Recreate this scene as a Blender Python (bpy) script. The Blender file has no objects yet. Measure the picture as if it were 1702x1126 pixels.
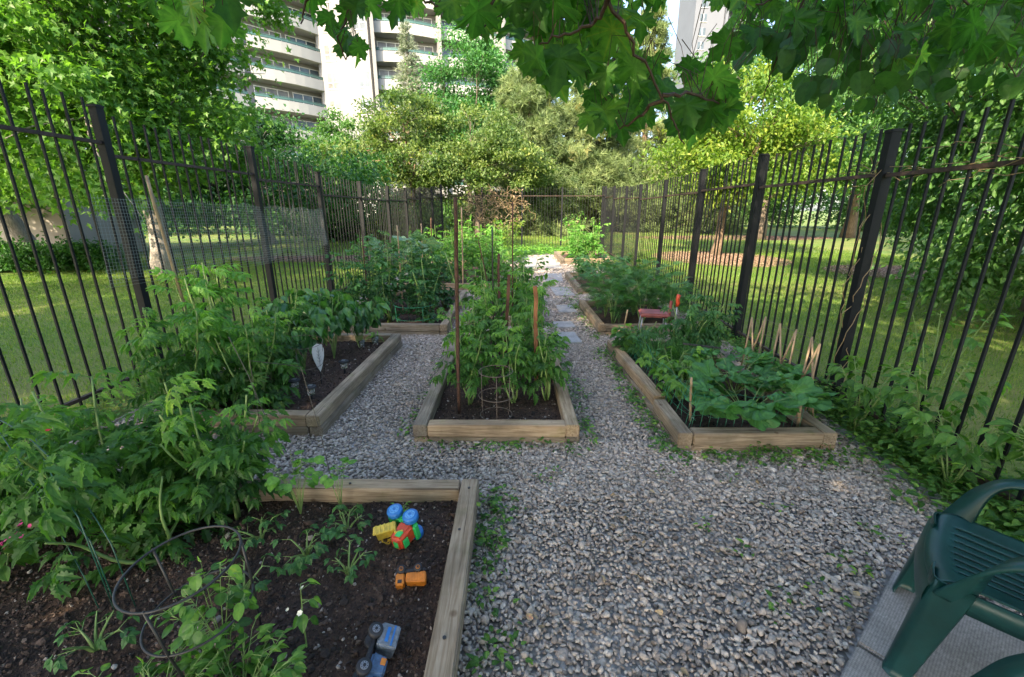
import bpy, bmesh, math, random
import numpy as np
from mathutils import Vector, Matrix, noise

# ------------------------------------------------------------------ camera, sky, sun, exposure
SC = bpy.context.scene
COL = SC.collection
RAD = math.radians
PITCH = RAD(16.6); FPX = 715.0; EYE = 1.6
cam_d = bpy.data.cameras.new("camera"); cam = bpy.data.objects.new("camera", cam_d); COL.objects.link(cam)
cam.location = (0, 0, EYE); cam.rotation_euler = (RAD(90) - PITCH, 0, 0)
cam_d.sensor_width = 36; cam_d.lens = FPX / 1702 * 36; cam_d.clip_start = 0.05; cam_d.clip_end = 2000
SC.camera = cam
SUN_EL, SUN_AZ = RAD(34), RAD(-28)         # sun behind the camera, a little to its left
world = bpy.data.worlds.new("World"); SC.world = world; world.use_nodes = True
wn = world.node_tree.nodes; wn.clear()
sky = wn.new("ShaderNodeTexSky"); sky.sky_type = 'NISHITA'; sky.sun_disc = False
sky.dust_density = 2.2; sky.ozone_density = 0.6; sky.sun_elevation = SUN_EL; sky.sun_rotation = RAD(180) - SUN_AZ
bg = wn.new("ShaderNodeBackground"); bg.inputs[1].default_value = 0.15
wo = wn.new("ShaderNodeOutputWorld")
world.node_tree.links.new(sky.outputs[0], bg.inputs[0]); world.node_tree.links.new(bg.outputs[0], wo.inputs[0])
sl = bpy.data.lights.new("sun", 'SUN'); sl.energy = 3.8; sl.angle = RAD(0.55); sl.color = (1.0, 0.84, 0.58)
so = bpy.data.objects.new("sun", sl); COL.objects.link(so)
to_sun = Vector((math.sin(SUN_AZ) * math.cos(SUN_EL), -math.cos(SUN_AZ) * math.cos(SUN_EL), math.sin(SUN_EL)))
so.rotation_euler = to_sun.to_track_quat('Z', 'Y').to_euler()
SC.view_settings.view_transform = 'Standard'; SC.view_settings.look = 'None'
SC.view_settings.exposure = 2.15; SC.view_settings.gamma = 1
SC.cycles.use_denoising = True
SC.cycles.max_bounces = 6; SC.cycles.diffuse_bounces = 4; SC.cycles.transmission_bounces = 4; SC.cycles.glossy_bounces = 2
SC.cycles.sample_clamp_indirect = 6

rs = np.random.RandomState(7)
random.seed(7)

def G(px, py, z=0.0):
    """ground (height z) point of a photo pixel"""
    u = (px - 851) / FPX; v = (py - 563) / FPX
    dy = math.cos(PITCH) - v * math.sin(PITCH); dz = -math.sin(PITCH) - v * math.cos(PITCH)
    t = (z - EYE) / dz
    return Vector((u * t, dy * t, z))

def at(px, py, Y):
    u = (px - 851) / FPX; v = (py - 563) / FPX
    dy = math.cos(PITCH) - v * math.sin(PITCH); dz = -math.sin(PITCH) - v * math.cos(PITCH)
    t = Y / dy
    return Vector((u * t, Y, EYE + dz * t))

# ------------------------------------------------------------------ materials
def new_mat(name):
    m = bpy.data.materials.new(name); m.use_nodes = True
    nt = m.node_tree; nt.nodes.clear()
    out = nt.nodes.new("ShaderNodeOutputMaterial")
    return m, nt, out

def ramp(nt, stops, fac=None, interp='LINEAR'):
    r = nt.nodes.new("ShaderNodeValToRGB"); cr = r.color_ramp; cr.interpolation = interp
    while len(cr.elements) < len(stops): cr.elements.new(0.5)
    for e, (p, c) in zip(cr.elements, stops):
        e.position = p; e.color = (c[0], c[1], c[2], 1)
    if fac is not None: nt.links.new(fac, r.inputs[0])
    return r

def noise_node(nt, scale, detail=4, rough=0.6, vec=None, dist=0):
    n = nt.nodes.new("ShaderNodeTexNoise"); n.inputs['Scale'].default_value = scale
    n.inputs['Detail'].default_value = detail; n.inputs['Roughness'].default_value = rough
    n.inputs['Distortion'].default_value = dist
    if vec is not None: nt.links.new(vec, n.inputs['Vector'])
    return n

def texco(nt, what='Object', scale=None, rot=None):
    t = nt.nodes.new("ShaderNodeTexCoord")
    if scale is None: return t.outputs[what]
    mp = nt.nodes.new("ShaderNodeMapping"); mp.inputs['Scale'].default_value = scale
    if rot: mp.inputs['Rotation'].default_value = rot
    nt.links.new(t.outputs[what], mp.inputs[0]); return mp.outputs[0]

def bump(nt, h, strength, dist=0.02):
    b = nt.nodes.new("ShaderNodeBump"); b.inputs['Strength'].default_value = strength
    b.inputs['Distance'].default_value = dist; nt.links.new(h, b.inputs['Height']); return b.outputs[0]

def mixc(nt, fac, a, b, mode='MIX'):
    m = nt.nodes.new("ShaderNodeMix"); m.data_type = 'RGBA'; m.blend_type = mode
    for s, v in ((0, fac), (6, a), (7, b)):
        if hasattr(v, 'is_linked') or isinstance(v, bpy.types.NodeSocket): nt.links.new(v, m.inputs[s])
        elif s == 0: m.inputs[0].default_value = v
        else: m.inputs[s].default_value = (v[0], v[1], v[2], 1)
    return m.outputs[2]

def simple(name, col, rough=0.6, metal=0.0, var=0.12, scale=8, bmp=0.0, bscale=60, trans=0, alpha=1, coat=0):
    m, nt, out = new_mat(name)
    p = nt.nodes.new("ShaderNodeBsdfPrincipled")
    v = texco(nt)
    n = noise_node(nt, scale, 5, 0.6, v)
    a = tuple(c * (1 - var) for c in col); b = tuple(min(1, c * (1 + var)) for c in col)
    r = ramp(nt, [(0.3, a), (0.7, b)], n.outputs[0]); nt.links.new(r.outputs[0], p.inputs['Base Color'])
    p.inputs['Roughness'].default_value = rough; p.inputs['Metallic'].default_value = metal
    p.inputs['Transmission Weight'].default_value = trans; p.inputs['Alpha'].default_value = alpha
    p.inputs['Coat Weight'].default_value = coat
    if bmp:
        n2 = noise_node(nt, bscale, 4, 0.6, v); nt.links.new(bump(nt, n2.outputs[0], bmp, 0.01), p.inputs['Normal'])
    nt.links.new(p.outputs[0], out.inputs[0]); return m

def leaf_mat(name, dark, mid, light, trans=0.35, rough=0.45, spec=0.35, tr_col=None, hole=0.0):
    m, nt, out = new_mat(name)
    a = nt.nodes.new("ShaderNodeAttribute"); a.attribute_name = 'rnd'
    r = ramp(nt, [(.05, dark), (.5, mid), (.93, light), (1.0, (light[0] * 1.7, light[1] * 1.08, light[2]))], a.outputs['Fac'])
    sp = noise_node(nt, 55, 3, .6, texco(nt)); spr = ramp(nt, [(.3, (.72, .74, .8)), (.5, (1, 1, 1)), (.72, (1.18, 1.12, 1.0))], sp.outputs[0])
    lc = mixc(nt, 1.0, r.outputs[0], spr.outputs[0], 'MULTIPLY')
    p = nt.nodes.new("ShaderNodeBsdfPrincipled"); nt.links.new(lc, p.inputs['Base Color'])
    p.inputs['Roughness'].default_value = rough; p.inputs['Specular IOR Level'].default_value = spec
    t = nt.nodes.new("ShaderNodeBsdfTranslucent")
    tc = mixc(nt, 1.0, lc, tr_col or (1.9, 2.1, 0.8), 'MULTIPLY'); nt.links.new(tc, t.inputs[0])
    mx = nt.nodes.new("ShaderNodeMixShader"); mx.inputs[0].default_value = trans
    nt.links.new(p.outputs[0], mx.inputs[1]); nt.links.new(t.outputs[0], mx.inputs[2])
    nt.links.new(mx.outputs[0], out.inputs[0]); return m

M = {}
M['maple'] = leaf_mat("maple_leaf", (.045, .115, .022), (.095, .21, .036), (.18, .32, .06), .4)
M['overhead'] = leaf_mat("overhead_leaf", (.03, .10, .02), (.06, .17, .034), (.14, .29, .06), .55, .5)
M['roundleaf'] = leaf_mat("round_leaf", (.022, .07, .018), (.04, .115, .028), (.07, .175, .04), .4)
M['yellowtree'] = leaf_mat("yellow_leaf", (.05, .12, .02), (.12, .21, .03), (.25, .30, .045), .4)
M['olive'] = leaf_mat("olive_leaf", (.045, .095, .028), (.10, .16, .045), (.20, .25, .07), .35)
M['greentree'] = leaf_mat("green_leaf", (.03, .085, .022), (.06, .15, .035), (.11, .22, .06), .35)
M['darktree'] = leaf_mat("dark_leaf", (.02, .065, .018), (.04, .12, .03), (.08, .19, .05), .35)
M['locust'] = leaf_mat("locust_leaf", (.03, .10, .03), (.06, .17, .05), (.09, .24, .07), .35)
M['pine'] = leaf_mat("pine_needles", (.06, .10, .04), (.135, .19, .075), (.24, .29, .12), .2, .6)
M['spruce'] = leaf_mat("spruce_needles", (.12, .15, .12), (.2, .24, .19), (.3, .33, .25), .15, .6)
M['tomato'] = leaf_mat("tomato_leaf", (.028, .08, .018), (.07, .18, .035), (.19, .36, .06), .4)
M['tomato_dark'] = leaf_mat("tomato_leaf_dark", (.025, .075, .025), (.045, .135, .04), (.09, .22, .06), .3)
M['tomato_bright'] = leaf_mat("tomato_leaf_bright", (.06, .17, .03), (.11, .27, .05), (.22, .42, .08), .4)
M['pepper'] = leaf_mat("pepper_leaf", (.02, .07, .025), (.04, .13, .04), (.11, .26, .05), .3, .3, .5)
M['squash'] = leaf_mat("squash_leaf", (.03, .10, .03), (.05, .16, .045), (.085, .24, .065), .3, .5)
M['eggplant'] = leaf_mat("broad_bluish_leaf", (.10, .19, .13), (.15, .26, .17), (.22, .34, .22), .3, .5)
M['dill'] = leaf_mat("feathery_leaf", (.035, .11, .03), (.06, .17, .045), (.11, .25, .07), .3)
M['weed'] = leaf_mat("weed_leaf", (.035, .10, .02), (.08, .19, .035), (.16, .31, .06), .38)
M['strawberry'] = leaf_mat("strawberry_leaf", (.025, .08, .025), (.045, .13, .035), (.08, .20, .06), .28)
M['grass'] = leaf_mat("grass_blade", (.045, .11, .018), (.11, .20, .028), (.26, .30, .06), .4)
M['drygrass'] = leaf_mat("dry_vine_leaf", (.20, .14, .08), (.32, .23, .14), (.45, .34, .22), .2)
M['pinkflower'] = leaf_mat("pink_petal", (.45, .03, .16), (.6, .06, .25), (.75, .2, .4), .25, tr_col=(1, .6, .8))
M['redflower'] = leaf_mat("red_petal", (.4, .01, .02), (.5, .02, .03), (.6, .05, .06), .25, tr_col=(1, .6, .8))
M['whiteflower'] = leaf_mat("white_petal", (.6, .6, .5), (.7, .7, .6), (.8, .8, .7), .2, tr_col=(1, 1, 1))
M['stem'] = simple("green_stem", (.16, .25, .07), .5, var=.3, scale=20)
M['palestem'] = simple("pale_stem", (.30, .38, .12), .5, var=.2, scale=20)
M['redtwig'] = simple("red_twig", (.05, .022, .015), .6, var=.3, scale=30)
M['black_wire'] = simple("black_wire", (.022, .02, .022), .45, var=.3, scale=30)
M['green_wire'] = simple("green_wire", (.01, .07, .045), .35, var=.2)
M['grey_wire'] = simple("galvanised_wire", (.13, .10, .08), .6, .2, .3, 40)
M['mesh_wire'] = simple("mesh_wire", (.36, .4, .4), .4, .2, .15)
M['net'] = simple("green_netting", (.02, .22, .12), .5)
M['rust'] = simple("rusty_iron", (.075, .035, .022), .8, 0, .45, 40, .5, 90)
M['bamboo'] = simple("bamboo_cane", (.30, .21, .125), .6, 0, .3, 14)
M['stake_orange'] = simple("orange_brown_stake", (.22, .09, .04), .75, 0, .3, 20, .3)
M['stake_dark'] = simple("dark_brown_stake", (.07, .03, .02), .8, 0, .3, 20, .3)
M['chair'] = simple("green_plastic", (.005, .044, .042), .38, 0, .32, 7, .05, 90)
M['blue_pl'] = simple("blue_plastic", (.02, .15, .45), .4, var=.2, scale=40)
M['worn_blue'] = simple("worn_blue_plastic", (.05, .10, .19), .6, var=.5, scale=50)
M['light_blue'] = simple("pale_blue_plastic", (.10, .30, .62), .4, var=.15, scale=60)
M['yellow_pl'] = simple("yellow_plastic", (.55, .40, .05), .5, var=.3, scale=30)
M['red_pl'] = simple("red_plastic", (.50, .06, .02), .45, var=.15, scale=30, bmp=.1)
M['green_pl'] = simple("bright_green_plastic", (.03, .42, .10), .4, var=.08)
M['orange_pl'] = simple("orange_plastic", (.52, .17, .014), .5, var=.3, scale=30)
M['black_pl'] = simple("black_rubber", (.018, .018, .022), .6, var=.3, scale=60)
M['greyblue_pl'] = simple("grey_blue_plastic", (.15, .17, .20), .55, var=.5, scale=60)
M['white_pl'] = simple("white_plastic", (.62, .6, .62), .45, var=.08)
M['clear_pl'] = simple("clear_plastic", (.8, .8, .8), .15, var=.02, trans=.85)
M['cushion'] = simple("red_seat_vinyl", (.22, .06, .055), .6, var=.25)
M['steel'] = simple("grey_steel", (.3, .3, .32), .4, .7)
M['concrete'] = simple("white_concrete", (.19, .19, .195), .8, 0, .06, .4, .1, 3)
M['parapet'] = simple("balcony_concrete", (.30, .30, .30), .8, 0, .05, .5)
M['recess'] = simple("recess_wall", (.14, .136, .13), .8, 0, .08, .6)
M['tower'] = simple("tower_concrete", (.11, .12, .15), .8, 0, .06, .3)
M['glass'] = simple("window_glass", (.07, .09, .11), .12, 0, .5, .5)
M['curtain'] = simple("curtained_glass", (.13, .125, .12), .3, 0, .5, 1.2)
M['winframe'] = simple("window_frame", (.62, .62, .62), .5)
M['rail_glass'] = simple("green_tinted_railing", (.05, .11, .10), .2, 0, .2, 1)
M['beige_wall'] = simple("beige_wall", (.30, .27, .25), .85, 0, .08, .8, .2, 8)
M['whitepaint'] = simple("white_car_paint", (.75, .76, .78), .3, 0, .03, 1, coat=.6)
M['blackpaint'] = simple("dark_glass", (.02, .025, .03), .1)

def mat_bark(name, a, b, scale=9):
    m, nt, out = new_mat(name); p = nt.nodes.new("ShaderNodeBsdfPrincipled")
    v = texco(nt, 'Object', (1, 1, .22)); n = noise_node(nt, scale * 2.2, 8, .7, v, .6)
    r = ramp(nt, [(.35, a), (.65, b)], n.outputs[0]); nt.links.new(r.outputs[0], p.inputs[0])
    p.inputs['Roughness'].default_value = .9; nt.links.new(bump(nt, n.outputs[0], .9, .03), p.inputs['Normal'])
    nt.links.new(p.outputs[0], out.inputs[0]); return m
M['bark'] = mat_bark("bark", (.06, .045, .035), (.18, .14, .11))
M['bark_pale'] = mat_bark("pale_bark", (.16, .14, .13), (.38, .34, .31))
M['bark_warm'] = mat_bark("warm_bark", (.10, .065, .042), (.27, .19, .13))

def mat_wood():
    m, nt, out = new_mat("weathered_timber"); p = nt.nodes.new("ShaderNodeBsdfPrincipled")
    info = nt.nodes.new("ShaderNodeObjectInfo")
    tc = nt.nodes.new("ShaderNodeTexCoord")
    add = nt.nodes.new("ShaderNodeVectorMath"); add.operation = 'ADD'
    nt.links.new(tc.outputs['Object'], add.inputs[0])
    cmb = nt.nodes.new("ShaderNodeCombineXYZ")
    ml = nt.nodes.new("ShaderNodeMath"); ml.operation = 'MULTIPLY'; ml.inputs[1].default_value = 37
    nt.links.new(info.outputs['Random'], ml.inputs[0]); nt.links.new(ml.outputs[0], cmb.inputs[0]); nt.links.new(ml.outputs[0], cmb.inputs[1])
    nt.links.new(cmb.outputs[0], add.inputs[1])
    mp = nt.nodes.new("ShaderNodeMapping"); mp.inputs['Scale'].default_value = (1.2, 22, 22); nt.links.new(add.outputs[0], mp.inputs[0])
    g = noise_node(nt, 3.2, 9, .65, mp.outputs[0], .7)
    r = ramp(nt, [(.25, (.15, .105, .065)), (.45, (.29, .22, .15)), (.6, (.40, .32, .235)), (.8, (.50, .42, .33))], g.outputs[0])
    big = noise_node(nt, 2.6, 4, .6, add.outputs[0])
    gr = ramp(nt, [(.35, (.42, .42, .42)), (.62, (1, 1, 1))], big.outputs[0])
    c = mixc(nt, .75, r.outputs[0], gr.outputs[0], 'MULTIPLY')
    # dark cracks and small knots
    mp2 = nt.nodes.new("ShaderNodeMapping"); mp2.inputs['Scale'].default_value = (.7, 30, 30); nt.links.new(add.outputs[0], mp2.inputs[0])
    ck = noise_node(nt, 2.0, 3, .5, mp2.outputs[0], .3)
    ckr = ramp(nt, [(.30, (.25, .22, .2)), (.36, (1, 1, 1))], ck.outputs[0])
    c = mixc(nt, .8, c, ckr.outputs[0], 'MULTIPLY')
    vo = nt.nodes.new("ShaderNodeTexVoronoi"); vo.inputs['Scale'].default_value = 5.5; nt.links.new(add.outputs[0], vo.inputs[0])
    vr = ramp(nt, [(.05, (.35, .25, .18)), (.11, (1, 1, 1))], vo.outputs['Distance'])
    c = mixc(nt, .7, c, vr.outputs[0], 'MULTIPLY')
    # green algae low down on the wood, where it meets damp ground
    al = noise_node(nt, 7, 4, .6, add.outputs[0]); alr = ramp(nt, [(.55, (1, 1, 1)), (.75, (.62, .72, .45))], al.outputs[0])
    c = mixc(nt, .7, c, alr.outputs[0], 'MULTIPLY')
    orr = ramp(nt, [(0, (.74, .76, .80)), (.5, (.95, .93, .9)), (1, (1.15, 1.05, .93))], info.outputs['Random']); c = mixc(nt, 1, c, orr.outputs[0], 'MULTIPLY')
    nt.links.new(c, p.inputs[0]); p.inputs['Roughness'].default_value = .82
    nt.links.new(bump(nt, g.outputs[0], .45, .004), p.inputs['Normal']); nt.links.new(p.outputs[0], out.inputs[0]); return m
M['wood'] = mat_wood()

def mat_soil(name="dark_soil", k=1.0):
    m, nt, out = new_mat(name); p = nt.nodes.new("ShaderNodeBsdfPrincipled")
    v = texco(nt); n = noise_node(nt, 45, 9, .75, v); n2 = noise_node(nt, 3.2, 4, .6, v)
    r = ramp(nt, [(.3, (.018 * k, .0095 * k, .007 * k)), (.5, (.066 * k, .037 * k, .026 * k)), (.72, (.15 * k, .088 * k, .06 * k))], n.outputs[0])
    r2 = ramp(nt, [(.35, (.6, .6, .6)), (.65, (1.25, 1.2, 1.15))], n2.outputs[0])
    c = mixc(nt, 1, r.outputs[0], r2.outputs[0], 'MULTIPLY')
    vo = nt.nodes.new("ShaderNodeTexVoronoi"); vo.inputs['Scale'].default_value = 95; nt.links.new(v, vo.inputs[0])
    vr = ramp(nt, [(.0, (1, 1, 1)), (.10, (0, 0, 0))], vo.outputs['Distance'])
    wn_ = noise_node(nt, 30, 2, .5, v); wr = ramp(nt, [(.6, (0, 0, 0)), (.66, (1, 1, 1))], wn_.outputs[0])
    f = mixc(nt, 1, vr.outputs[0], wr.outputs[0], 'MULTIPLY')
    c = mixc(nt, f, c, (.34, .29, .25))
    nt.links.new(c, p.inputs[0]); p.inputs['Roughness'].default_value = .95
    nt.links.new(bump(nt, n.outputs[0], 1, .02), p.inputs['Normal']); nt.links.new(p.outputs[0], out.inputs[0]); return m
M['soil'] = mat_soil(k=.85)

def mat_rnd(name, stops, rough=.85, bscale=120, bs=.3, mult=0):
    m, nt, out = new_mat(name); p = nt.nodes.new("ShaderNodeBsdfPrincipled")
    a = nt.nodes.new("ShaderNodeAttribute"); a.attribute_name = 'rnd'
    r = ramp(nt, stops, a.outputs['Fac'])
    n = noise_node(nt, bscale, 4, .6, texco(nt)); r2 = ramp(nt, [(.3, (.78, .77, .76)), (.7, (1.12, 1.12, 1.12))], n.outputs[0])
    c = mixc(nt, 1, r.outputs[0], r2.outputs[0], 'MULTIPLY'); nt.links.new(c, p.inputs[0]); p.inputs['Roughness'].default_value = rough
    nt.links.new(bump(nt, n.outputs[0], bs, .004), p.inputs['Normal']); nt.links.new(p.outputs[0], out.inputs[0]); return m
M['stone'] = mat_rnd("gravel_stone", [(0, (.10, .078, .066)), (.2, (.215, .176, .15)), (.5, (.36, .305, .265)), (.88, (.50, .44, .39)), (1, (.63, .58, .54))])
M['clod'] = mat_rnd("soil_clod", [(0, (.012, .008, .007)), (.6, (.05, .03, .022)), (.93, (.10, .065, .048)), (.975, (.28, .23, .2)), (1, (.4, .36, .33))])
M['chip'] = mat_rnd("wood_chip", [(0, (.08, .045, .03)), (.5, (.20, .125, .085)), (1, (.36, .25, .18))])

def mat_ground():
    m, nt, out = new_mat("lawn_ground"); p = nt.nodes.new("ShaderNodeBsdfPrincipled")
    v = texco(nt)
    n1 = noise_node(nt, 40, 6, .7, v); n2 = noise_node(nt, .5, 5, .65, v); n3 = noise_node(nt, 400, 2, .6, v)
    r = ramp(nt, [(.3, (.045, .10, .016)), (.5, (.10, .18, .022)), (.7, (.19, .25, .038))], n1.outputs[0])
    r2 = ramp(nt, [(.42, (0, 0, 0)), (.62, (1, 1, 1))], n2.outputs[0])
    f = nt.nodes.new("ShaderNodeMath"); f.operation = 'MULTIPLY'; f.inputs[1].default_value = .5; nt.links.new(r2.outputs[0], f.inputs[0])
    c = mixc(nt, f.outputs[0], r.outputs[0], (.27, .22, .09))
    r3 = ramp(nt, [(.3, (.6, .6, .6)), (.7, (1.4, 1.4, 1.3))], n3.outputs[0]); c = mixc(nt, 1, c, r3.outputs[0], 'MULTIPLY')
    nt.links.new(c, p.inputs[0]); p.inputs['Roughness'].default_value = .9
    nt.links.new(bump(nt, n1.outputs[0], .8, .04), p.inputs['Normal']); nt.links.new(p.outputs[0], out.inputs[0]); return m
M['lawn'] = mat_ground()

def mat_gravel_base():
    m, nt, out = new_mat("gravel_bed"); p = nt.nodes.new("ShaderNodeBsdfPrincipled")
    v = texco(nt); vo = nt.nodes.new("ShaderNodeTexVoronoi"); vo.inputs['Scale'].default_value = 30; nt.links.new(v, vo.inputs[0])
    r = ramp(nt, [(0, (.16, .15, .145)), (.5, (.3, .285, .28)), (1, (.46, .45, .45))], vo.outputs['Color'])
    d = ramp(nt, [(.2, (1, 1, 1)), (.6, (.6, .58, .56))], vo.outputs['Distance'])
    c = mixc(nt, 1, r.outputs[0], d.outputs[0], 'MULTIPLY'); nt.links.new(c, p.inputs[0]); p.inputs['Roughness'].default_value = .9
    inv = nt.nodes.new("ShaderNodeMath"); inv.operation = 'SUBTRACT'; inv.inputs[0].default_value = 1; nt.links.new(vo.outputs['Distance'], inv.inputs[1])
    nt.links.new(bump(nt, inv.outputs[0], 1, .02), p.inputs['Normal']); nt.links.new(p.outputs[0], out.inputs[0]); return m
M['gravel'] = mat_gravel_base()

def mat_slab(name, col, tex=True):
    m, nt, out = new_mat(name); p = nt.nodes.new("ShaderNodeBsdfPrincipled")
    v = texco(nt); n = noise_node(nt, 5, 8, .7, v); n2 = noise_node(nt, 90, 3, .6, v)
    r = ramp(nt, [(.3, tuple(c * .68 for c in col)), (.7, tuple(c * 1.15 for c in col))], n.outputs[0])
    r2 = ramp(nt, [(.35, (.75, .75, .75)), (.65, (1.1, 1.1, 1.1))], n2.outputs[0])
    c = mixc(nt, 1, r.outputs[0], r2.outputs[0], 'MULTIPLY')
    h = n2.outputs[0]
    if tex:
        vm = nt.nodes.new("ShaderNodeMapping"); vm.inputs['Scale'].default_value = (115, 115, 1); nt.links.new(v, vm.inputs[0])
        ck = nt.nodes.new("ShaderNodeTexVoronoi"); ck.inputs['Scale'].default_value = 1; ck.inputs['Randomness'].default_value = 0; nt.links.new(vm.outputs[0], ck.inputs[0])
        rr = ramp(nt, [(.25, (1.12, 1.12, 1.12)), (.6, (.6, .6, .6))], ck.outputs['Distance']); c = mixc(nt, .8, c, rr.outputs[0], 'MULTIPLY')
    nt.links.new(c, p.inputs[0]); p.inputs['Roughness'].default_value = .85
    nt.links.new(bump(nt, h, .4, .004), p.inputs['Normal']); nt.links.new(p.outputs[0], out.inputs[0]); return m
M['patio'] = mat_slab("patio_concrete", (.34, .31, .29))
M['flag'] = mat_slab("pale_flagstone", (.34, .33, .33), False)

def mat_fence():
    m, nt, out = new_mat("black_fence_paint"); p = nt.nodes.new("ShaderNodeBsdfPrincipled")
    v = texco(nt); n = noise_node(nt, 26, 6, .7, v); n2 = noise_node(nt, 3.0, 3, .6, v)
    a = mixc(nt, 1, n.outputs[0], n2.outputs[0], 'MULTIPLY')
    r = ramp(nt, [(.28, (.006, .007, .010)), (.40, (.012, .011, .013)), (.50, (.06, .028, .018))], a)
    nt.links.new(r.outputs[0], p.inputs[0]); p.inputs['Roughness'].default_value = .55; p.inputs['Specular IOR Level'].default_value = .25
    nt.links.new(bump(nt, n.outputs[0], .3, .003), p.inputs['Normal']); nt.links.new(p.outputs[0], out.inputs[0]); return m
M['fence'] = mat_fence()
M['rail'] = simple("rusty_rail", (.045, .026, .02), .7, 0, .6, 22, .4, 80)

# ------------------------------------------------------------------ object helpers
USED = {}
def link(o, parent=None):
    COL.objects.link(o)
    if parent is not None: o.parent = parent
    return o

def tag(o, label=None, cat=None, group=None, kind=None):
    if label: o['label'] = label
    if cat: o['category'] = cat
    if group: o['group'] = group
    if kind: o['kind'] = kind
    return o

def thing(name, label, cat, loc=(0, 0, 0), rz=0, group=None, rot=None):
    o = bpy.data.objects.new(name, None); o.empty_display_size = .1; COL.objects.link(o)
    o.location = loc; o.rotation_euler = rot if rot else (0, 0, rz)
    return tag(o, label, cat, group)

def part(name, me, parent=None, mat=None, loc=None, rz=None):
    if mat is not None and not me.materials: me.materials.append(mat)
    o = bpy.data.objects.new(name, me); link(o, parent)
    if loc is not None: o.location = loc
    if rz is not None: o.rotation_euler = (0, 0, rz)
    return o

def copy_tree(o, parent=None):
    c = o.copy(); COL.objects.link(c); c.parent = parent
    for ch in list(o.children): copy_tree(ch, c)
    return c

class Batch:
    """collects many small shapes into one mesh (numpy)"""
    def __init__(s): s.V = []; s.L = []; s.C = []; s.R = []; s.n = 0
    def add(s, tmpl, R, pos, scl, rnd):
        tv, tl, tc = tmpl[:3]; vr = tmpl[3] if len(tmpl) > 3 else None
        N = len(pos)
        if N == 0: return
        scl = np.asarray(scl, float)
        if scl.ndim == 1: scl = scl[:, None]
        loc = tv[None, :, :] * scl[:, None, :]
        v = np.einsum('nij,nkj->nki', R, loc) + np.asarray(pos)[:, None, :]
        K = len(tv)
        s.V.append(v.reshape(-1, 3))
        s.L.append((tl[None, :] + (np.arange(N) * K)[:, None] + s.n).reshape(-1))
        s.C.append(np.tile(tc, N)); s.R.append(np.repeat(np.asarray(rnd, float), K) if vr is None else np.clip(np.repeat(np.asarray(rnd, float), K) + np.tile(vr, N), 0, 1)); s.n += N * K
    def raw(s, verts, faces, rnd=.5):
        verts = np.asarray(verts, float)
        s.V.append(verts); s.L.append(np.array([i for f in faces for i in f], int) + s.n)
        s.C.append(np.array([len(f) for f in faces])); s.R.append(np.full(len(verts), rnd)); s.n += len(verts)
    def tube(s, pts, radii, sides=6, rnd=.5):
        pts = [Vector(p) for p in pts]; n = len(pts)
        if not hasattr(radii, '__len__'): radii = [radii] * n
        vs = []; fs = []; px = None
        for i, p in enumerate(pts):
            t = (pts[min(i + 1, n - 1)] - pts[max(i - 1, 0)])
            if t.length < 1e-9: t = Vector((0, 0, 1))
            t.normalize()
            if px is None: px = t.orthogonal().normalized()
            else:
                px = px - t * px.dot(t)
                px = px.normalized() if px.length > 1e-6 else t.orthogonal().normalized()
            py = t.cross(px)
            for k in range(sides):
                a = 2 * math.pi * k / sides
                vs.append(p + (px * math.cos(a) + py * math.sin(a)) * radii[i])
        for i in range(n - 1):
            for k in range(sides):
                k2 = (k + 1) % sides
                fs.append((i * sides + k, i * sides + k2, (i + 1) * sides + k2, (i + 1) * sides + k))
        fs.append(tuple(range(sides - 1, -1, -1))); fs.append(tuple((n - 1) * sides + k for k in range(sides)))
        s.raw([tuple(v) for v in vs], fs, rnd)
    def box(s, c, size, rot=None, rnd=.5):
        c = Vector(c); hx, hy, hz = size[0] / 2, size[1] / 2, size[2] / 2
        vs = [Vector((x, y, z)) for x in (-hx, hx) for y in (-hy, hy) for z in (-hz, hz)]
        if rot is not None: vs = [rot @ v for v in vs]
        s.raw([tuple(v + c) for v in vs], [(0, 1, 3, 2), (4, 6, 7, 5), (0, 4, 5, 1), (2, 3, 7, 6), (0, 2, 6, 4), (1, 5, 7, 3)], rnd)
    def prism(s, poly, z0, z1, rnd=.5):
        n = len(poly); vs = [(x, y, z0) for x, y in poly] + [(x, y, z1) for x, y in poly]
        fs = [tuple(range(n - 1, -1, -1)), tuple(range(n, 2 * n))] + [(i, (i + 1) % n, n + (i + 1) % n, n + i) for i in range(n)]
        s.raw(vs, fs, rnd)
    def build(s, name, mat, parent=None, smooth=False, loc=None, rz=None):
        me = bpy.data.meshes.new(name)
        V = np.concatenate(s.V); L = np.concatenate(s.L).astype(np.int32); Cn = np.concatenate(s.C).astype(np.int32)
        me.vertices.add(len(V)); me.vertices.foreach_set('co', V.astype(np.float32).ravel())
        me.loops.add(len(L)); me.loops.foreach_set('vertex_index', L)
        me.polygons.add(len(Cn)); st = np.zeros(len(Cn), np.int32); st[1:] = np.cumsum(Cn)[:-1]
        me.polygons.foreach_set('loop_start', st)
        me.polygons.foreach_set('use_smooth', np.full(len(Cn), bool(smooth)))
        a = me.attributes.new('rnd', 'FLOAT', 'POINT'); a.data.foreach_set('value', np.concatenate(s.R).astype(np.float32))
        me.update(calc_edges=True); me.validate()
        me.materials.append(mat)
        return part(name, me, parent, None, loc, rz)

def tmpl(verts, faces):
    return (np.array(verts, float), np.array([i for f in faces for i in f], int), np.array([len(f) for f in faces], int))

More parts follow.
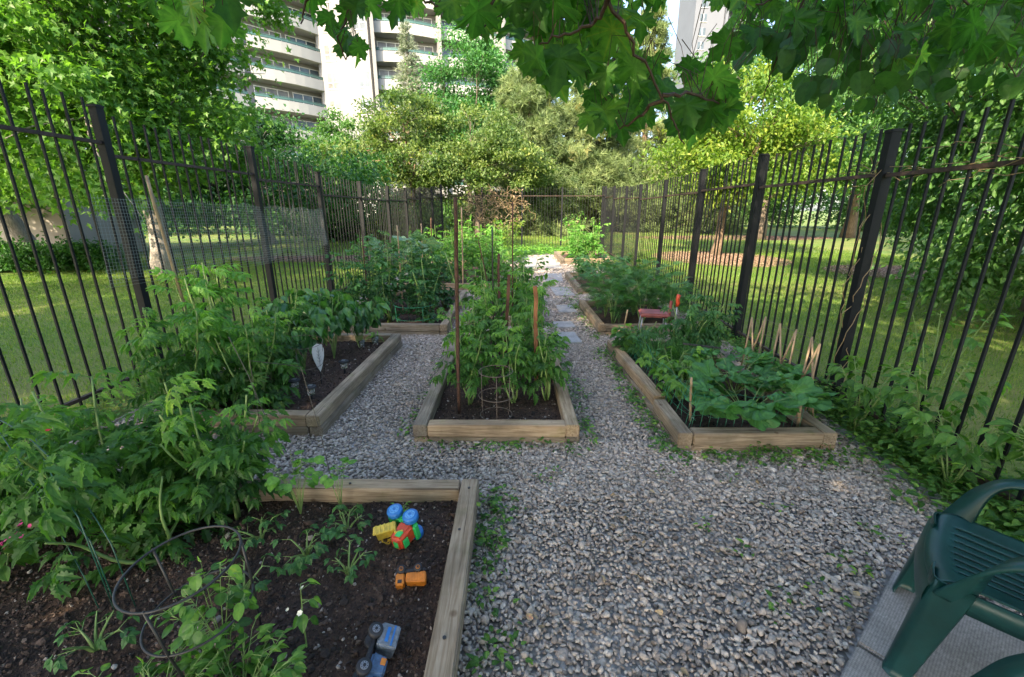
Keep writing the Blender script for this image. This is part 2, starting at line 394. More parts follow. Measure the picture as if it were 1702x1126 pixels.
def frames(d, up, roll=None):
    """rotation matrices with local +Y along d and local +Z near up"""
    d = d / np.linalg.norm(d, axis=1)[:, None]
    x = np.cross(d, up); nx = np.linalg.norm(x, axis=1)
    x[nx < 1e-4] = np.array([1.0, 0, 0]); x = x / np.linalg.norm(x, axis=1)[:, None]
    z = np.cross(x, d)
    if roll is not None:
        c, s_ = np.cos(roll)[:, None], np.sin(roll)[:, None]
        x, z = x * c + z * s_, z * c - x * s_
    return np.stack([x, d, z], axis=2)

def rdir(n, zlo=-1, zhi=1, rng=rs):
    z = rng.uniform(zlo, zhi, n); a = rng.uniform(0, 2 * np.pi, n); r = np.sqrt(np.clip(1 - z * z, 0, 1))
    return np.stack([r * np.cos(a), r * np.sin(a), z], 1)

def fan_leaf(half, centre=(0, .35), fold=.18, droop=.25, wave=0.0):
    """leaf from a half outline (x>=0) mirrored across its midrib"""
    right = half; left = [(-x, y) for x, y in reversed(half[1:-1])]
    out = right + left
    def z(x, y): return fold * abs(x) - droop * (y * y) - wave * math.sin(9 * abs(x) + 4 * y) * abs(x)
    vs = [(centre[0], centre[1], z(centre[0], centre[1]))] + [(x, y, z(x, y)) for x, y in out]
    n = len(out); fs = [(0, 1 + i, 1 + (i + 1) % n) for i in range(n)]
    return tmpl(vs, fs)

T = {}
MAP = [(0, 0), (.10, -.10), (.33, -.15), (.28, -.03), (.54, .02), (.44, .14), (.50, .27), (.66, .34), (.56, .44), (.66, .62), (.47, .54), (.38, .60), (.21, .45), (.24, .64), (.33, .75), (.19, .77), (.12, .89), (0, 1.02)]
T['maple'] = fan_leaf(MAP, (0, .22), -.14, .16, .10)
T['maple2'] = fan_leaf(MAP, (0, .22), .22, .32, -.08)
T['maple_lo'] = fan_leaf([(0, 0), (.42, -.08), (.3, .12), (.62, .5), (.22, .46), (0, 1)], (0, .25), .2, .25)
T['maple3'] = fan_leaf(MAP, (0, .22), .45, .05, .2)
T['ovate'] = fan_leaf([(0, 0), (.16, .06), (.30, .25), (.31, .45), (.20, .72), (.07, .92), (0, 1.0)], (0, .4), .25, .35)
T['round'] = fan_leaf([(0, 0), (.22, .03), (.40, .22), (.43, .48), (.30, .78), (.1, .93), (0, .99)], (0, .4), .10, .15)
T['quadleaf'] = tmpl([(0, 0, 0), (.28, .45, .08), (0, 1, -.15), (-.28, .45, .08)], [(0, 1, 2), (0, 2, 3)])
T['hexleaf'] = tmpl([(0, 0, 0), (.26, .3, .08), (.22, .7, 0), (0, 1, -.18), (-.22, .7, 0), (-.26, .3, .08), (0, .5, -.02)], [(0, 1, 6), (1, 2, 6), (2, 3, 6), (3, 4, 6), (4, 5, 6), (5, 0, 6)])
T['blade'] = tmpl([(-.5, 0, 0), (.5, 0, 0), (.35, .6, .06), (0, 1, .28), (-.35, .6, .06)], [(0, 1, 2, 4), (4, 2, 3)])
T['tri'] = tmpl([(-.5, 0, 0), (.5, 0, 0), (0, 1, .12)], [(0, 1, 2)])
def veined(t, tips, up=.26, dn=-.14):
    v = np.full(len(t[0]), dn); v[0] = up
    n = len(t[0]) - 1
    for k in tips:
        v[1 + k] = up
        if k: v[1 + (n - k) % n] = up
    return t[:3] + (v,)
T['maple'] = veined(T['maple'], (0, 2, 4, 7, 9, 17)); T['maple2'] = veined(T['maple2'], (0, 2, 4, 7, 9, 17)); T['maple3'] = veined(T['maple3'], (0, 2, 4, 7, 9, 17))
T['ovate'] = veined(T['ovate'], (0, 6), .15, -.06); T['round'] = veined(T['round'], (0, 6), .12, -.06)
def squash_t():
    vs = [(0, .12, -.10)]; n = 30
    for i in range(n):
        a = -math.pi / 2 + .25 + (2 * math.pi - .5) * i / (n - 1)
        lobe = 1 + .16 * math.cos(5 * (a - math.pi / 2)) + .05 * math.cos(23 * a)
        r = .52 * lobe
        x, y = r * math.cos(a), .42 + r * math.sin(a)
        vs.append((x, y, .16 * math.sin(5 * a) * r + .06 - .28 * r * r))
    mid = len(vs)
    for i in range(n):
        a = -math.pi / 2 + .25 + (2 * math.pi - .5) * i / (n - 1)
        r = .28
        vs.append((r * math.cos(a), .36 + r * math.sin(a), .03 + .05 * math.sin(5 * a + 1)))
    fs = []
    for i in range(n - 1):
        fs += [(0, mid + i, mid + i + 1), (mid + i, 1 + i, 2 + i, mid + i + 1)]
    return tmpl(vs, fs)
T['squash'] = squash_t()
_v = np.full(len(T['squash'][0]), -.08); _v[0] = .3
for _i in range(30):
    if _i % 6 == 3: _v[1 + _i] = .2; _v[31 + _i] = .35
    elif _i % 3 == 0: _v[31 + _i] = .12
T['squash'] = T['squash'] + (_v,)
def merge_t(items):
    """items: (template, 3x3 R, pos, scale)"""
    V = []; L = []; C_ = []; n = 0
    for tt_, R, p, s in items:
        tv, tl, tc = tt_[:3]
        v = (np.asarray(R) @ (tv * s).T).T + np.asarray(p); V.append(v); L.append(tl + n); C_.append(tc); n += len(tv)
    return (np.concatenate(V), np.concatenate(L), np.concatenate(C_))
LEAFLET = fan_leaf([(0, 0), (.13, .06), (.10, .17), (.27, .20), (.17, .34), (.30, .42), (.17, .53), (.21, .66), (.10, .73), (.09, .86), (0, 1.02)], (0, .38), .3, .5)
def compound(pairs, seed, leaflet=LEAFLET, size=.34, droop=.45, term=.42, stemw=.012):
    r = np.random.RandomState(seed); items = []
    def rach(t): return np.array([0, t, -droop * t * t])
    for i in range(pairs):
        t = .32 + .52 * i / max(1, pairs - 1)
        for sgn in (-1, 1):
            a = sgn * r.uniform(.9, 1.3)
            d = np.array([[math.sin(a), math.cos(a), -.25 - droop * t + r.uniform(-.25, .2)]])
            up = np.array([[0, .25, 1.0]]); R = frames(d, up, np.array([r.uniform(-.5, .5)]))[0]
            items.append((leaflet, R, rach(t + r.uniform(-.04, .04)), size * r.uniform(.8, 1.15) * (1.1 - .3 * abs(t - .55))))
    d = np.array([[r.uniform(-.15, .15), 1, -1.7 * droop]])
    items.append((leaflet, frames(d, np.array([[0, .3, 1.0]]))[0], rach(.82), term))
    vs = []; fs = []
    for i in range(6):
        p = rach(i / 6 * 1.0 if i < 5 else .85); w = stemw * (1 - .12 * i)
        vs += [(p[0] - w, p[1], p[2]), (p[0] + w, p[1], p[2]), (p[0], p[1], p[2] - w * 1.4)]
    for i in range(5):
        for a, b in ((0, 1), (1, 2), (2, 0)): fs.append((i * 3 + a, i * 3 + b, i * 3 + 3 + b, i * 3 + 3 + a))
    items.append((tmpl(vs, fs), np.eye(3), (0, 0, 0), 1.0))
    return merge_t(items)
T['tom'] = [compound(4, 1, size=.36, term=.40), compound(3, 2, droop=.3, size=.40), compound(3, 3, droop=.65, size=.40)]
T['tomlo'] = [compound(3, 4, T['hexleaf'], .38), compound(2, 5, T['hexleaf'], .42, .3)]
T['bean'] = merge_t([(T['ovate'], frames(np.array([[s, c, -.3]]), np.array([[0, 0, 1.0]]))[0], (0, .35, 0), .62) for s, c in ((-1, .35), (1, .35), (0, 1))]
                    + [(tmpl([(-.012, 0, 0), (.012, 0, 0), (.008, .4, 0), (-.008, .4, 0)], [(0, 1, 2, 3)]), np.eye(3), (0, 0, 0), 1)])
def feather(seed):
    r = np.random.RandomState(seed); items = []
    for i in range(15):
        t = .12 + .88 * i / 15; L_ = .34 * (1.15 - t)
        for sg in (-1, 1):
            for k in range(2):
                d = np.array([[sg * (1 - .35 * k), .7 + .4 * k, r.uniform(-.5, .6)]])
                items.append((tmpl([(-.02, 0, 0), (.02, 0, 0), (.05, .5, .02), (0, 1, 0), (-.05, .5, .02)], [(0, 1, 2, 4), (4, 2, 3)]), frames(d, np.array([[0, 0, 1.0]]))[0], (0, t, -.4 * t * t), L_))
    return merge_t(items)
T['feather'] = [feather(1), feather(2)]
def tuft(n, seed, w=.022, spread=.9):
    r = np.random.RandomState(seed); items = []
    for i in range(n):
        d = np.array([[r.normal() * spread, 1, r.normal() * spread]])
        items.append((tmpl([(-w, 0, 0), (w, 0, 0), (0, 1, 0)], [(0, 1, 2)]), frames(d, np.array([[r.normal(), 0.1, r.normal()]]))[0], (0, r.uniform(0, .5), 0), r.uniform(.55, 1)))
    return merge_t(items)
T['pine'] = [tuft(16, 3, .045), tuft(16, 4, .05)]
T['spruce'] = [tuft(10, 5, .07, .7)]
T['flower'] = merge_t([(T['round'], frames(np.array([[math.cos(a), math.sin(a), .5]]), np.array([[0, 0, 1.0]]))[0], (0, 0, 0), .5) for a in np.linspace(0, 2 * np.pi, 7)[:-1]])

def ico(sub, seed):
    bm = bmesh.new(); bmesh.ops.create_icosphere(bm, subdivisions=sub, radius=.5)
    r = np.random.RandomState(seed)
    pl = [(Vector(rdir(1, rng=r)[0]), r.uniform(.22, .40)) for _ in range(9)]
    vs = []
    for v in bm.verts:
        p = v.co.copy()
        for nrm, d in pl:
            k = p.dot(nrm)
            if k > d: p -= nrm * (k - d) * .95
        vs.append(tuple(p))
    fs = [tuple(v.index for v in f.verts) for f in bm.faces]; bm.free()
    return tmpl(vs, fs)
STONE_HI = [ico(2, i) for i in range(6)]; STONE_LO = [ico(1, i + 20) for i in range(5)]

def rotrand(n, rng=rs, flat=.5):
    d = rdir(n, -.5, .5, rng); up = np.stack([rng.normal(0, flat, n), rng.normal(0, flat, n), np.ones(n)], 1)
    return frames(d, up)

# ------------------------------------------------------------------ garden layout numbers
def xl(Y): return -3.72 + .043 * Y       # left fence line
def xr(Y): return 2.59 + .062 * Y        # right fence line
Y_BACK = 18.7
BEDS = {  # front-left x, front-right x, front y, back y, top height, yaw(rad), slant
    'near': (-2.95, -.19, .30, 2.11, .145), 'left': (-2.62, -1.37, 2.84, 5.02, .175), 'left_second': (-2.55, -.86, 5.5, 8.1, .15),
    'left_third': (-2.4, -.25, 8.8, 13.2, .15), 'centre': (-.70, .48, 2.73, 5.15, .145), 'centre_second': (-.62, .45, 5.95, 8.0, .14),
    'right': (1.13, 2.22, 2.62, 4.85, .145), 'right_second': (1.14, 2.4, 5.49, 7.2, .145), 'right_third': (1.30, 2.6, 8.4, 10.6, .145),
    'right_far': (1.5, 3.1, 13.2, 15.6, .2)}

def in_bed(x, y, m=0.0):
    r = np.zeros(np.shape(x), bool)
    for a, b, c, d, h in BEDS.values(): r |= (x > a - m) & (x < b + m) & (y > c - m) & (y < d + m)
    return r

# ------------------------------------------------------------------ ground
def grid_mesh(name, x0, x1, y0, y1, nx, ny, zf):
    X, Y = np.meshgrid(np.linspace(x0, x1, nx), np.linspace(y0, y1, ny))
    Z = zf(X, Y); V = np.stack([X, Y, Z], 2).reshape(-1, 3)
    idx = np.arange(nx * ny).reshape(ny, nx)
    F = np.stack([idx[:-1, :-1], idx[:-1, 1:], idx[1:, 1:], idx[1:, :-1]], 2).reshape(-1, 4)
    b = Batch(); b.V.append(V); b.L.append(F.reshape(-1)); b.C.append(np.full(len(F), 4)); b.R.append(np.full(len(V), .5)); b.n = len(V)
    return b

def fbm(X, Y, seed=0, sc=1.0, octv=5):
    r = np.random.RandomState(seed); Z = np.zeros_like(X); a = 1
    for o in range(octv):
        for k in range(4):
            th = r.uniform(0, 2 * np.pi); ph = r.uniform(0, 6.28); f = sc * 2 ** o * r.uniform(.8, 1.3)
            Z += a * .25 * np.sin(f * (X * math.cos(th) + Y * math.sin(th)) * 6.28 + ph + 1.3 * np.sin(f * 3 * X + ph))
        a *= .55
    return Z

g = Batch()
g.raw([(-900, -400, -.012), (900, -400, -.012), (900, 1200, -.012), (-900, 1200, -.012)], [(0, 1, 2, 3)])
tag(g.build('lawn', M['lawn']), 'green lawn around the fenced garden', 'lawn', kind='structure')
gp = Batch()
gp.raw([(xl(-1) + .35, -1.2, .0), (xr(-1) - .15, -1.2, .0), (xr(8) - .35, 8, .0), (xr(Y_BACK) - .1, Y_BACK - .25, .0), (xl(Y_BACK) + .1, Y_BACK - .25, 0), (xl(5) + .45, 5, .0)], [(0, 1, 2, 3, 4, 5)])
tag(gp.build('gravel_path', M['gravel']), 'grey gravel path between the raised beds', 'path', kind='structure')

# gravel stones, laid jittered so they do not pile up
def lay_gravel(x0, x1, y0, y1, step, tmpls, size, keep=1.0, smooth=True, b=None, zup=0.0):
    nx, ny = int((x1 - x0) / step), int((y1 - y0) / step)
    X, Y = np.meshgrid(np.arange(nx), np.arange(ny)); X = X.ravel().astype(float); Y = Y.ravel().astype(float)
    X = x0 + (X + rs.uniform(0, 1, len(X))) * step; Y = y0 + (Y + rs.uniform(0, 1, len(Y))) * step
    ok = ~in_bed(X, Y, -.01) & (X < xr(Y) - .2 - .12 * (Y < 3.5)) & (X > xl(Y) + .45)
    # keep only what the patio does not cover
    ok &= ~(((X - 1.7) * .62 - (Y - 1.55) * .78 > -.01) & ((X - 1.7) * .78 + (Y - 1.55) * .62 < .06))
    ok &= rs.uniform(0, 1, len(X)) < keep
    X, Y = X[ok], Y[ok]; n = len(X)
    s = size * rs.lognormal(0, .28, n)
    sc = np.stack([s * rs.uniform(.8, 1.45, n), s * rs.uniform(.65, 1.05, n), s * rs.uniform(.4, .85, n)], 1)
    Z = rs.uniform(0.0, .016, n) + zup + .006 * np.sin(X * 5) * np.sin(Y * 4)
    R = rotrand(n, flat=.45)
    clump = .5 + .5 * np.sin(3.1 * X + 1.3 * np.sin(2 * Y)) * np.sin(2.7 * Y)
    rnd = np.clip(rs.beta(2.1, 1.9, n) * .9 + .08 * clump, 0, 1)
    w = rs.randint(0, len(tmpls), n)
    for k, t in enumerate(tmpls):
        m_ = w == k; b.add(t, R[m_], np.stack([X, Y, Z], 1)[m_], sc[m_], rnd[m_])
    return b
b = Batch()
lay_gravel(-.2, 2.4, .85, 2.75, .0165, STONE_HI, .0235, b=b)
lay_gravel(-3.2, 2.7, 2.1, 5.6, .0185, STONE_LO, .026, b=b)
lay_gravel(-1.3, 2.8, 5.6, 9, .034, STONE_LO, .043, b=b)
lay_gravel(-1.0, 2.2, 9, 16, .055, STONE_LO, .06, b=b)
lay_gravel(-.25, 1.3, .3, .9, .03, STONE_LO, .034, b=b)
tag(b.build('gravel', M['stone'], smooth=True), 'loose grey gravel stones', 'gravel', kind='stuff')

# lawn blades beyond the fences
def blades(n, xa, xb, ya, yb, h, w, cond, tm='tri'):
    X = rs.uniform(xa, xb, n); Y = ya + (yb - ya) * rs.uniform(0, 1, n) ** 1.4; ok = cond(X, Y); X, Y = X[ok], Y[ok]; n = len(X)
    d = np.stack([rs.normal(0, .35, n), rs.normal(0, .35, n), np.ones(n)], 1)
    R = frames(d, rdir(n, -.3, .3)); s = h * rs.uniform(.5, 1.2, n) * (1 + .03 * Y)
    sc = np.stack([w * (1 + .12 * Y) * rs.uniform(.7, 1.3, n), s, s], 1)
    pat = .5 + .5 * fbm(X, Y, 3, .12, 4)
    return T[tm], R, np.stack([X, Y, np.full(n, -.012)], 1), sc, np.clip(rs.beta(2, 2.4, n) * .75 + .25 * pat, 0, 1)
b = Batch()
b.add(*blades(130000, -13, -2.9, 1.5, 15, .045, .0042, lambda x, y: x < xl(y) + .3))
b.add(*blades(170000, 2.6, 14, 1.5, 17, .045, .0042, lambda x, y: (x > xr(y) - .25)))
b.add(*blades(5000, -3.0, 3.6, 18.2, 27, .07, .006, lambda x, y: y > 18.3))
b.add(*blades(24000, -13, 14, 17, 30, .07, .006, lambda x, y: y > 17))
tag(b.build('lawn_grass', M['grass']), 'short mown lawn grass beyond the fence', 'grass', kind='stuff')

# ------------------------------------------------------------------ fences
def ip(v, xs, ys): return float(np.interp(v, xs, ys))
def fence(name, label, P0s, rails, group=None):
    """P0s: list of posts (x, y, top z); rails: list of top-rail heights, one per panel"""
    root = thing(name, label, 'fence', (P0s[0][0], P0s[0][1], 0)); ox, oy = P0s[0][0], P0s[0][1]
    bars = []
    pm = {}
    for i, (x, y, zt) in enumerate(P0s):
        b = Batch(); w = .07; b.box((0, 0, zt / 2 - .05), (w, w, zt + .1)); b.box((0, 0, zt + .008), (w + .012, w + .012, .02))
        b.build('post', M['fence'], root, loc=(x - ox, y - oy, 0), rz=math.atan2(P0s[min(i + 1, len(P0s) - 1)][1] - P0s[min(i + 1, len(P0s) - 1) - 1][1], P0s[min(i + 1, len(P0s) - 1)][0] - P0s[min(i + 1, len(P0s) - 1) - 1][0]))
    for i in range(len(P0s) - 1):
        a = Vector(P0s[i][:2]); c = Vector(P0s[i + 1][:2]); d = c - a; L_ = d.length; ang = math.atan2(d.y, d.x); rz_ = rails[i]
        for zr in (rz_, .10):
            b = Batch(); b.box((L_ / 2, 0, 0), (L_ - .08, .036, .028)); b.build('rail', M['rail'], root, loc=(a.x - ox, a.y - oy, zr), rz=ang)
        nb = max(3, round(L_ / .143) - 1)
        if i and abs(L_ - 1.9) < .5: nb = 13
        for k in range(nb):
            p = a.lerp(c, (k + 1) / (nb + 1)); bars.append((p.x - ox, p.y - oy, rz_ + .33 + random.uniform(-.01, .01), ang + random.uniform(-.1, .1)))
    b = Batch(); b.box((0, 0, .5), (.015, .015, 1.0)); me = None
    dist = sorted(bars, key=lambda q: math.hypot(q[0] + ox, q[1] + oy))
    for k, (x, y, zt, an) in enumerate(dist[:100]):
        if me is None: o = b.build('picket', M['fence'], root); me = o.data
        else: o = part('picket', me, root)
        o.location = (x, y, -.02); o.scale = (1, 1, zt + .02); o.rotation_euler = (random.gauss(0, .004), random.gauss(0, .004), an)
    if dist[100:]:
        b = Batch()
        for x, y, zt, an in dist[100:]: b.box((x, y, zt / 2), (.015, .015, zt))
        tag(b.build('picket', M['fence'], root), kind='stuff')
    return root
LY = [.35, 2.2, 4.07, 6.15, 7.97, 9.85, 11.7, 13.4, 15.1, 16.9, 18.7]
LZ = [2.6, 2.5, 2.44, 2.39, 2.22, 2.18, 2.18, 2.22, 2.32, 2.42, 2.6]
LR = [2.26, 2.16, 2.06, 2.0, 1.86, 1.84, 1.86, 1.94, 2.04, 2.14]
fence('left_fence', 'tall black iron picket fence along the left side of the garden', [(xl(y), y, z) for y, z in zip(LY, LZ)], LR)
RY = [-.3, 1.55, 3.46, 5.39, 7.3, 9.38, 11.67, 13.6, 15.8, 17.9, 18.7]
RZ = [2.15, 2.15, 2.15, 2.21, 2.21, 2.18, 2.22, 2.27, 2.39, 2.5, 2.53]
RR = [1.85, 1.85, 1.86, 1.9, 1.88, 1.87, 1.92, 1.98, 2.08, 2.18]
fence('right_fence', 'tall black iron picket fence along the right side of the garden', [(xr(y), y, z) for y, z in zip(RY, RZ)], RR)
xs_ = np.linspace(xl(Y_BACK), xr(Y_BACK), 5)
fence('rear_fence', 'sunlit iron picket fence closing the far end of the garden', [(x, Y_BACK + .05, 2.5) for x in xs_[1:-1]] if 0 else [(float(x), Y_BACK + .08 * (i % 2), 2.5) for i, x in enumerate(xs_)], [2.17] * 4)

# wire mesh hung on the left fence
b = Batch()
y0, y1, z0, z1 = 3.75, 8.0, .95, 1.72
def mp_(y, z): return (xl(y) + .05 + .02 * math.sin(y * 4 + z * 3), y, z)
for k in range(int((y1 - y0) / .03)):
    y = y0 + k * .03; zt = z1 - .05 * (y - y0) / 2 + .015 * math.sin(y * 9); zb = z0 + .25 * max(0, 4.6 - y) * 0 + .06 * math.sin(y * 5)
    b.tube([mp_(y, zb), mp_(y, (zb + zt) / 2), mp_(y, zt)], .0012, 3)
for k in range(int((z1 - z0) / .03) + 1):
    z = z0 + k * .03
    b.tube([mp_(y0 + j * .25, z - .05 * (j * .25) / 2) for j in range(18)], .0012, 3)
o = b.build('wire_mesh', M['mesh_wire']); tag(o, 'fine grey wire mesh tied to the left fence', 'wire mesh')

# ------------------------------------------------------------------ raised beds
def beam_mesh(L_, w, h, seed=0):
    bm = bmesh.new(); bmesh.ops.create_cube(bm, size=1)
    for v in bm.verts: v.co = Vector((v.co.x * L_, v.co.y * w, v.co.z * h))
    es = [e for e in bm.edges if abs(e.verts[0].co.x - e.verts[1].co.x) > L_ * .5]
    bmesh.ops.subdivide_edges(bm, edges=es, cuts=8)
    bmesh.ops.bevel(bm, geom=[e for e in bm.edges if len(e.link_faces) == 2 and e.calc_face_angle(0) > 1], offset=.006, segments=2, affect='EDGES')
    r = random.Random(seed); ph = r.uniform(0, 6)
    for v in bm.verts:
        v.co.y += .004 * math.sin(v.co.x * 2.2 + ph); v.co.z += .0025 * math.sin(v.co.x * 3 + ph * 2)
        n_ = noise.noise(v.co * 9 + Vector((seed * 3.1, 0, 0))); v.co += v.co.normalized() * 0 + Vector((0, n_ * .0018, n_ * .0018))
    me = bpy.data.meshes.new('timber'); bm.to_mesh(me); bm.free(); me.materials.append(M['wood'])
    for p in me.polygons: p.use_smooth = False
    return me

def clods(b, x0, x1, y0, y1, z, n, s=.012, zf=None, tm=STONE_LO):
    X = rs.uniform(x0, x1, n); Y = rs.uniform(y0, y1, n); sz = s * rs.lognormal(0, .5, n)
    Z = (zf(X, Y) if zf is not None else np.full(n, z)) + sz * .1
    R = rotrand(n, flat=1); w = rs.randint(0, len(tm), n); pos = np.stack([X, Y, Z], 1)
    sc = np.stack([sz, sz * rs.uniform(.6, 1, n), sz * rs.uniform(.5, .9, n)], 1); rnd = rs.uniform(0, 1, n)
    for k, t in enumerate(tm): m_ = w == k; b.add(t, R[m_], pos[m_], sc[m_], rnd[m_])

def raised_bed(key, label, sides='frlb', rot=0.0, soil_res=.045, nclod=0, gap=False, sx=0):
    x0, x1, y0, y1, h = BEDS[key]; cx, cy = (x0 + x1) / 2, (y0 + y1) / 2
    root = thing('raised_bed', label, 'raised bed', (cx, cy, 0), rot, 'timber raised vegetable beds')
    W, D = x1 - x0, y1 - y0; bw, bh = .098, .09
    seed = sum(map(ord, key))
    for lay in (0, 1):
        z = h - bh / 2 - lay * (bh + .002); off = .004 * lay * (1 if seed % 2 else -1)
        for side in sides:
            seed += 1
            if side in 'lr':
                sg = -1 if side == 'l' else 1
                if gap and side == 'l' and lay == 0:
                    for (ya, yb, dx) in ((y0, y0 + .56, 0.0), (y0 + .62, y1, .012)):
                        part('timber', beam_mesh(yb - ya, bw, bh, seed), root, None, (sg * (W / 2 - bw / 2) + dx, (ya + yb) / 2 - cy, z), RAD(90) + (.012 if dx else -.02))
                    continue
                part('timber', beam_mesh(D, bw, bh, seed), root, None, (sg * (W / 2 - bw / 2) + off + (.003 if lay else 0), 0, z), RAD(90) + random.uniform(-.0015, .0015))
            else:
                sg = -1 if side == 'f' else 1
                part('timber', beam_mesh(W - 2 * bw - .006, bw, bh, seed), root, None, (off, sg * (D / 2 - bw / 2 - .002 * lay), z - .001), random.uniform(-.0015, .0015))
    zf = lambda X, Y: h - .085 + .022 * fbm(X + cx, Y + cy, 5, .9, 5)
    nx, ny = max(4, int((W - .12) / soil_res)), max(4, int((D - .12) / soil_res))
    s = grid_mesh('soil', -W / 2 + .05, W / 2 - .05, -D / 2 + .05, D / 2 - .05, nx, ny, zf)
    so_ = s.build('soil', M['soil'], root, smooth=True)
    if nclod:
        b = Batch(); clods(b, -W / 2 + .1, W / 2 - .1, -D / 2 + .1, D / 2 - .1, 0, nclod, .011, zf); b.build('soil_clods', M['clod'], so_, smooth=False)
    root['soil_h'] = h - .085
    return root
raised_bed('near', 'nearest timber raised bed holding toy trucks on dark soil', soil_res=.018, nclod=30000)
raised_bed('left', 'two-timber high raised bed with solar lights beside its right edge', rot=-.025, soil_res=.03, nclod=6000)
raised_bed('left_second', 'raised bed behind the one with solar lights, under dark bushy plants', nclod=2500)
raised_bed('left_third', 'farthest raised bed on the left, under bright tomato bushes')
raised_bed('centre', 'middle raised bed with tall stakes and a wire tomato cage', soil_res=.03, nclod=8000)
raised_bed('centre_second', 'raised bed just behind the middle one, with short posts in it')
raised_bed('right', 'right raised bed with big squash leaves and a broken left timber', rot=.01, soil_res=.04, nclod=3000, gap=True)
raised_bed('right_second', 'raised bed on the right packed with feathery plants')
raised_bed('right_third', 'narrow timber raised bed between the feathery bed and the far corner')
raised_bed('right_far', 'small sunlit raised bed in the far right corner')
nb_ = [o for o in bpy.data.objects if o.name.startswith('raised_bed')][0]
b = Batch()
for (x, y) in ((-.24, 1.16), (-.235, 2.02), (-.25, 1.7), (-.9, 2.06), (-1.5, 2.06)): b.tube([(x + 1.57, y - 1.205, .144), (x + 1.57, y - 1.205, .149)], .007, 10)
b.build('bolt', M['black_wire'], nb_)
for o in bpy.data.objects:
    if 'soil_h' in o.keys(): del o['soil_h']

# ------------------------------------------------------------------ paving
def slab_mesh(pts, z0, z1, bev=.006):
    bm = bmesh.new(); vs = [bm.verts.new((x, y, z0)) for x, y in pts]; f = bm.faces.new(vs)
    r = bmesh.ops.extrude_face_region(bm, geom=[f]); 
    for v in r['geom']:
        if isinstance(v, bmesh.types.BMVert): v.co.z = z1
    bmesh.ops.recalc_face_normals(bm, faces=bm.faces)
    bmesh.ops.bevel(bm, geom=[e for e in bm.edges], offset=bev, segments=2, affect='EDGES')
    me = bpy.data.meshes.new('slab'); bm.to_mesh(me); bm.free(); return me
PO = Vector((1.71, 1.56)); pe1 = Vector((.78, .62)).normalized(); pe2 = Vector((pe1.y, -pe1.x))
i_ = 0
rowlab = ['under the front legs of the green chair', 'under the middle of the green chair', 'behind the green chair']
for a in range(3):
    for c in range(3):
        s = .56; g_ = .006
        o2 = PO + pe1 * (-(a + 1) * s + .04) + pe2 * (c * s)
        me = slab_mesh([(g_, g_), (s - g_, g_), (s - g_, s - g_), (g_, s - g_)], -.03, .03)
        o = part('patio_slab', me, None, M['patio'], (o2.x, o2.y, 0)); 
        # local axes: x along pe1, y along pe2 mirrored -> use rotation of pe1 with y flipped
        o.rotation_euler = (0, 0, math.atan2(pe1.y, pe1.x)); o.location = (o2 + pe2 * s).to_3d()
        o.location.z = random.uniform(-.002, .002)
        tag(o, 'dimpled grey concrete patio slab, %s in the %s row from the gravel, %s' % (['first', 'second', 'third'][c], ['far', 'middle', 'near'][a], 'under the green chairs'), 'paving slab', 'patio slabs under the green chairs', 'structure')
flags = [((930, 553), (957, 571), 'single pale flagstone beside the middle bed'), ((925, 535), (950, 545), 'pale flagstone partly hidden by the middle bed tomatoes'),
         ((925, 508), (958, 520), 'pale flagstone beside the feathery bed'), ((915, 478), (955, 492), 'larger pale flagstone halfway down the path'),
         ((900, 455), (940, 468), 'pale flagstone in front of the sunlit end paving')]
for (ax, ay), (bx, by), lab in flags:
    p = G(ax, ay, .02); q = G(bx, by, .02); x0, x1 = min(p.x, q.x), max(p.x, q.x); y0, y1 = min(p.y, q.y), max(p.y, q.y)
    cx, cy = (x0 + x1) / 2, (y0 + y1) / 2; w = max(.3, x1 - x0) / 2; d = max(.3, y1 - y0) / 2
    me = slab_mesh([(-w, -d), (w, -d), (w * .95, d), (-w * .97, d * .97)], -.02, .03)
    o = part('flagstone', me, None, M['flag'], (cx, cy, 0), random.uniform(-.1, .1)); tag(o, lab, 'flagstone', 'pale flagstones along the path', 'structure')
n = 0
for r_ in range(5):
    for c in range(2):
        me = slab_mesh([(-.27, -.27), (.26, -.27), (.27, .27), (-.27, .26)], -.02, .035)
        o = part('flagstone', me, None, M['flag'], (.55 + c * .6 + random.uniform(-.03, .03), 12.6 + r_ * .62, 0), random.uniform(-.06, .06))
        tag(o, 'sunlit flagstone at the far end of the path, %s column, %s row from the front' % (['left', 'right'][c], ['first', 'second', 'third', 'fourth', 'fifth'][r_]), 'flagstone', 'sunlit paving at the garden end', 'structure')

# ------------------------------------------------------------------ mulch rings
def mulch(cx, cy, rx, ry, label, n):
    b = Batch(); k = 40
    b.raw([(cx, cy, .06)] + [(cx + rx * math.cos(a) * (1 + .04 * math.sin(5 * a)), cy + ry * math.sin(a) * (1 + .04 * math.cos(4 * a)), -.005) for a in np.linspace(0, 2 * math.pi, k + 1)[:-1]],
          [(0, 1 + i, 1 + (i + 1) % k) for i in range(k)], .3)
    r = np.sqrt(rs.uniform(0, 1, n)) * 1.02; a = rs.uniform(0, 6.283, n)
    X, Y = cx + rx * r * np.cos(a), cy + ry * r * np.sin(a)
    s = rs.uniform(.03, .08, n); R = rotrand(n, flat=.3)
    b.add(STONE_LO[0], R, np.stack([X, Y, .06 * (1 - r) + .006], 1), np.stack([s * 1.3, s * .7, s * .35], 1), rs.uniform(0, 1, n))
    tag(b.build('mulch', M['chip']), label, 'mulch', kind='stuff')
mulch(7.2, 15.3, 2.1, 2.5, 'reddish wood chip ring round the yellow-green tree', 9000)
mulch(10.6, 11.6, 1.9, 1.6, 'second wood chip ring on the lawn at the right', 5000)
mulch(13.5, 27, 6, 2.2, 'strip of wood chips far back on the right lawn', 5000)
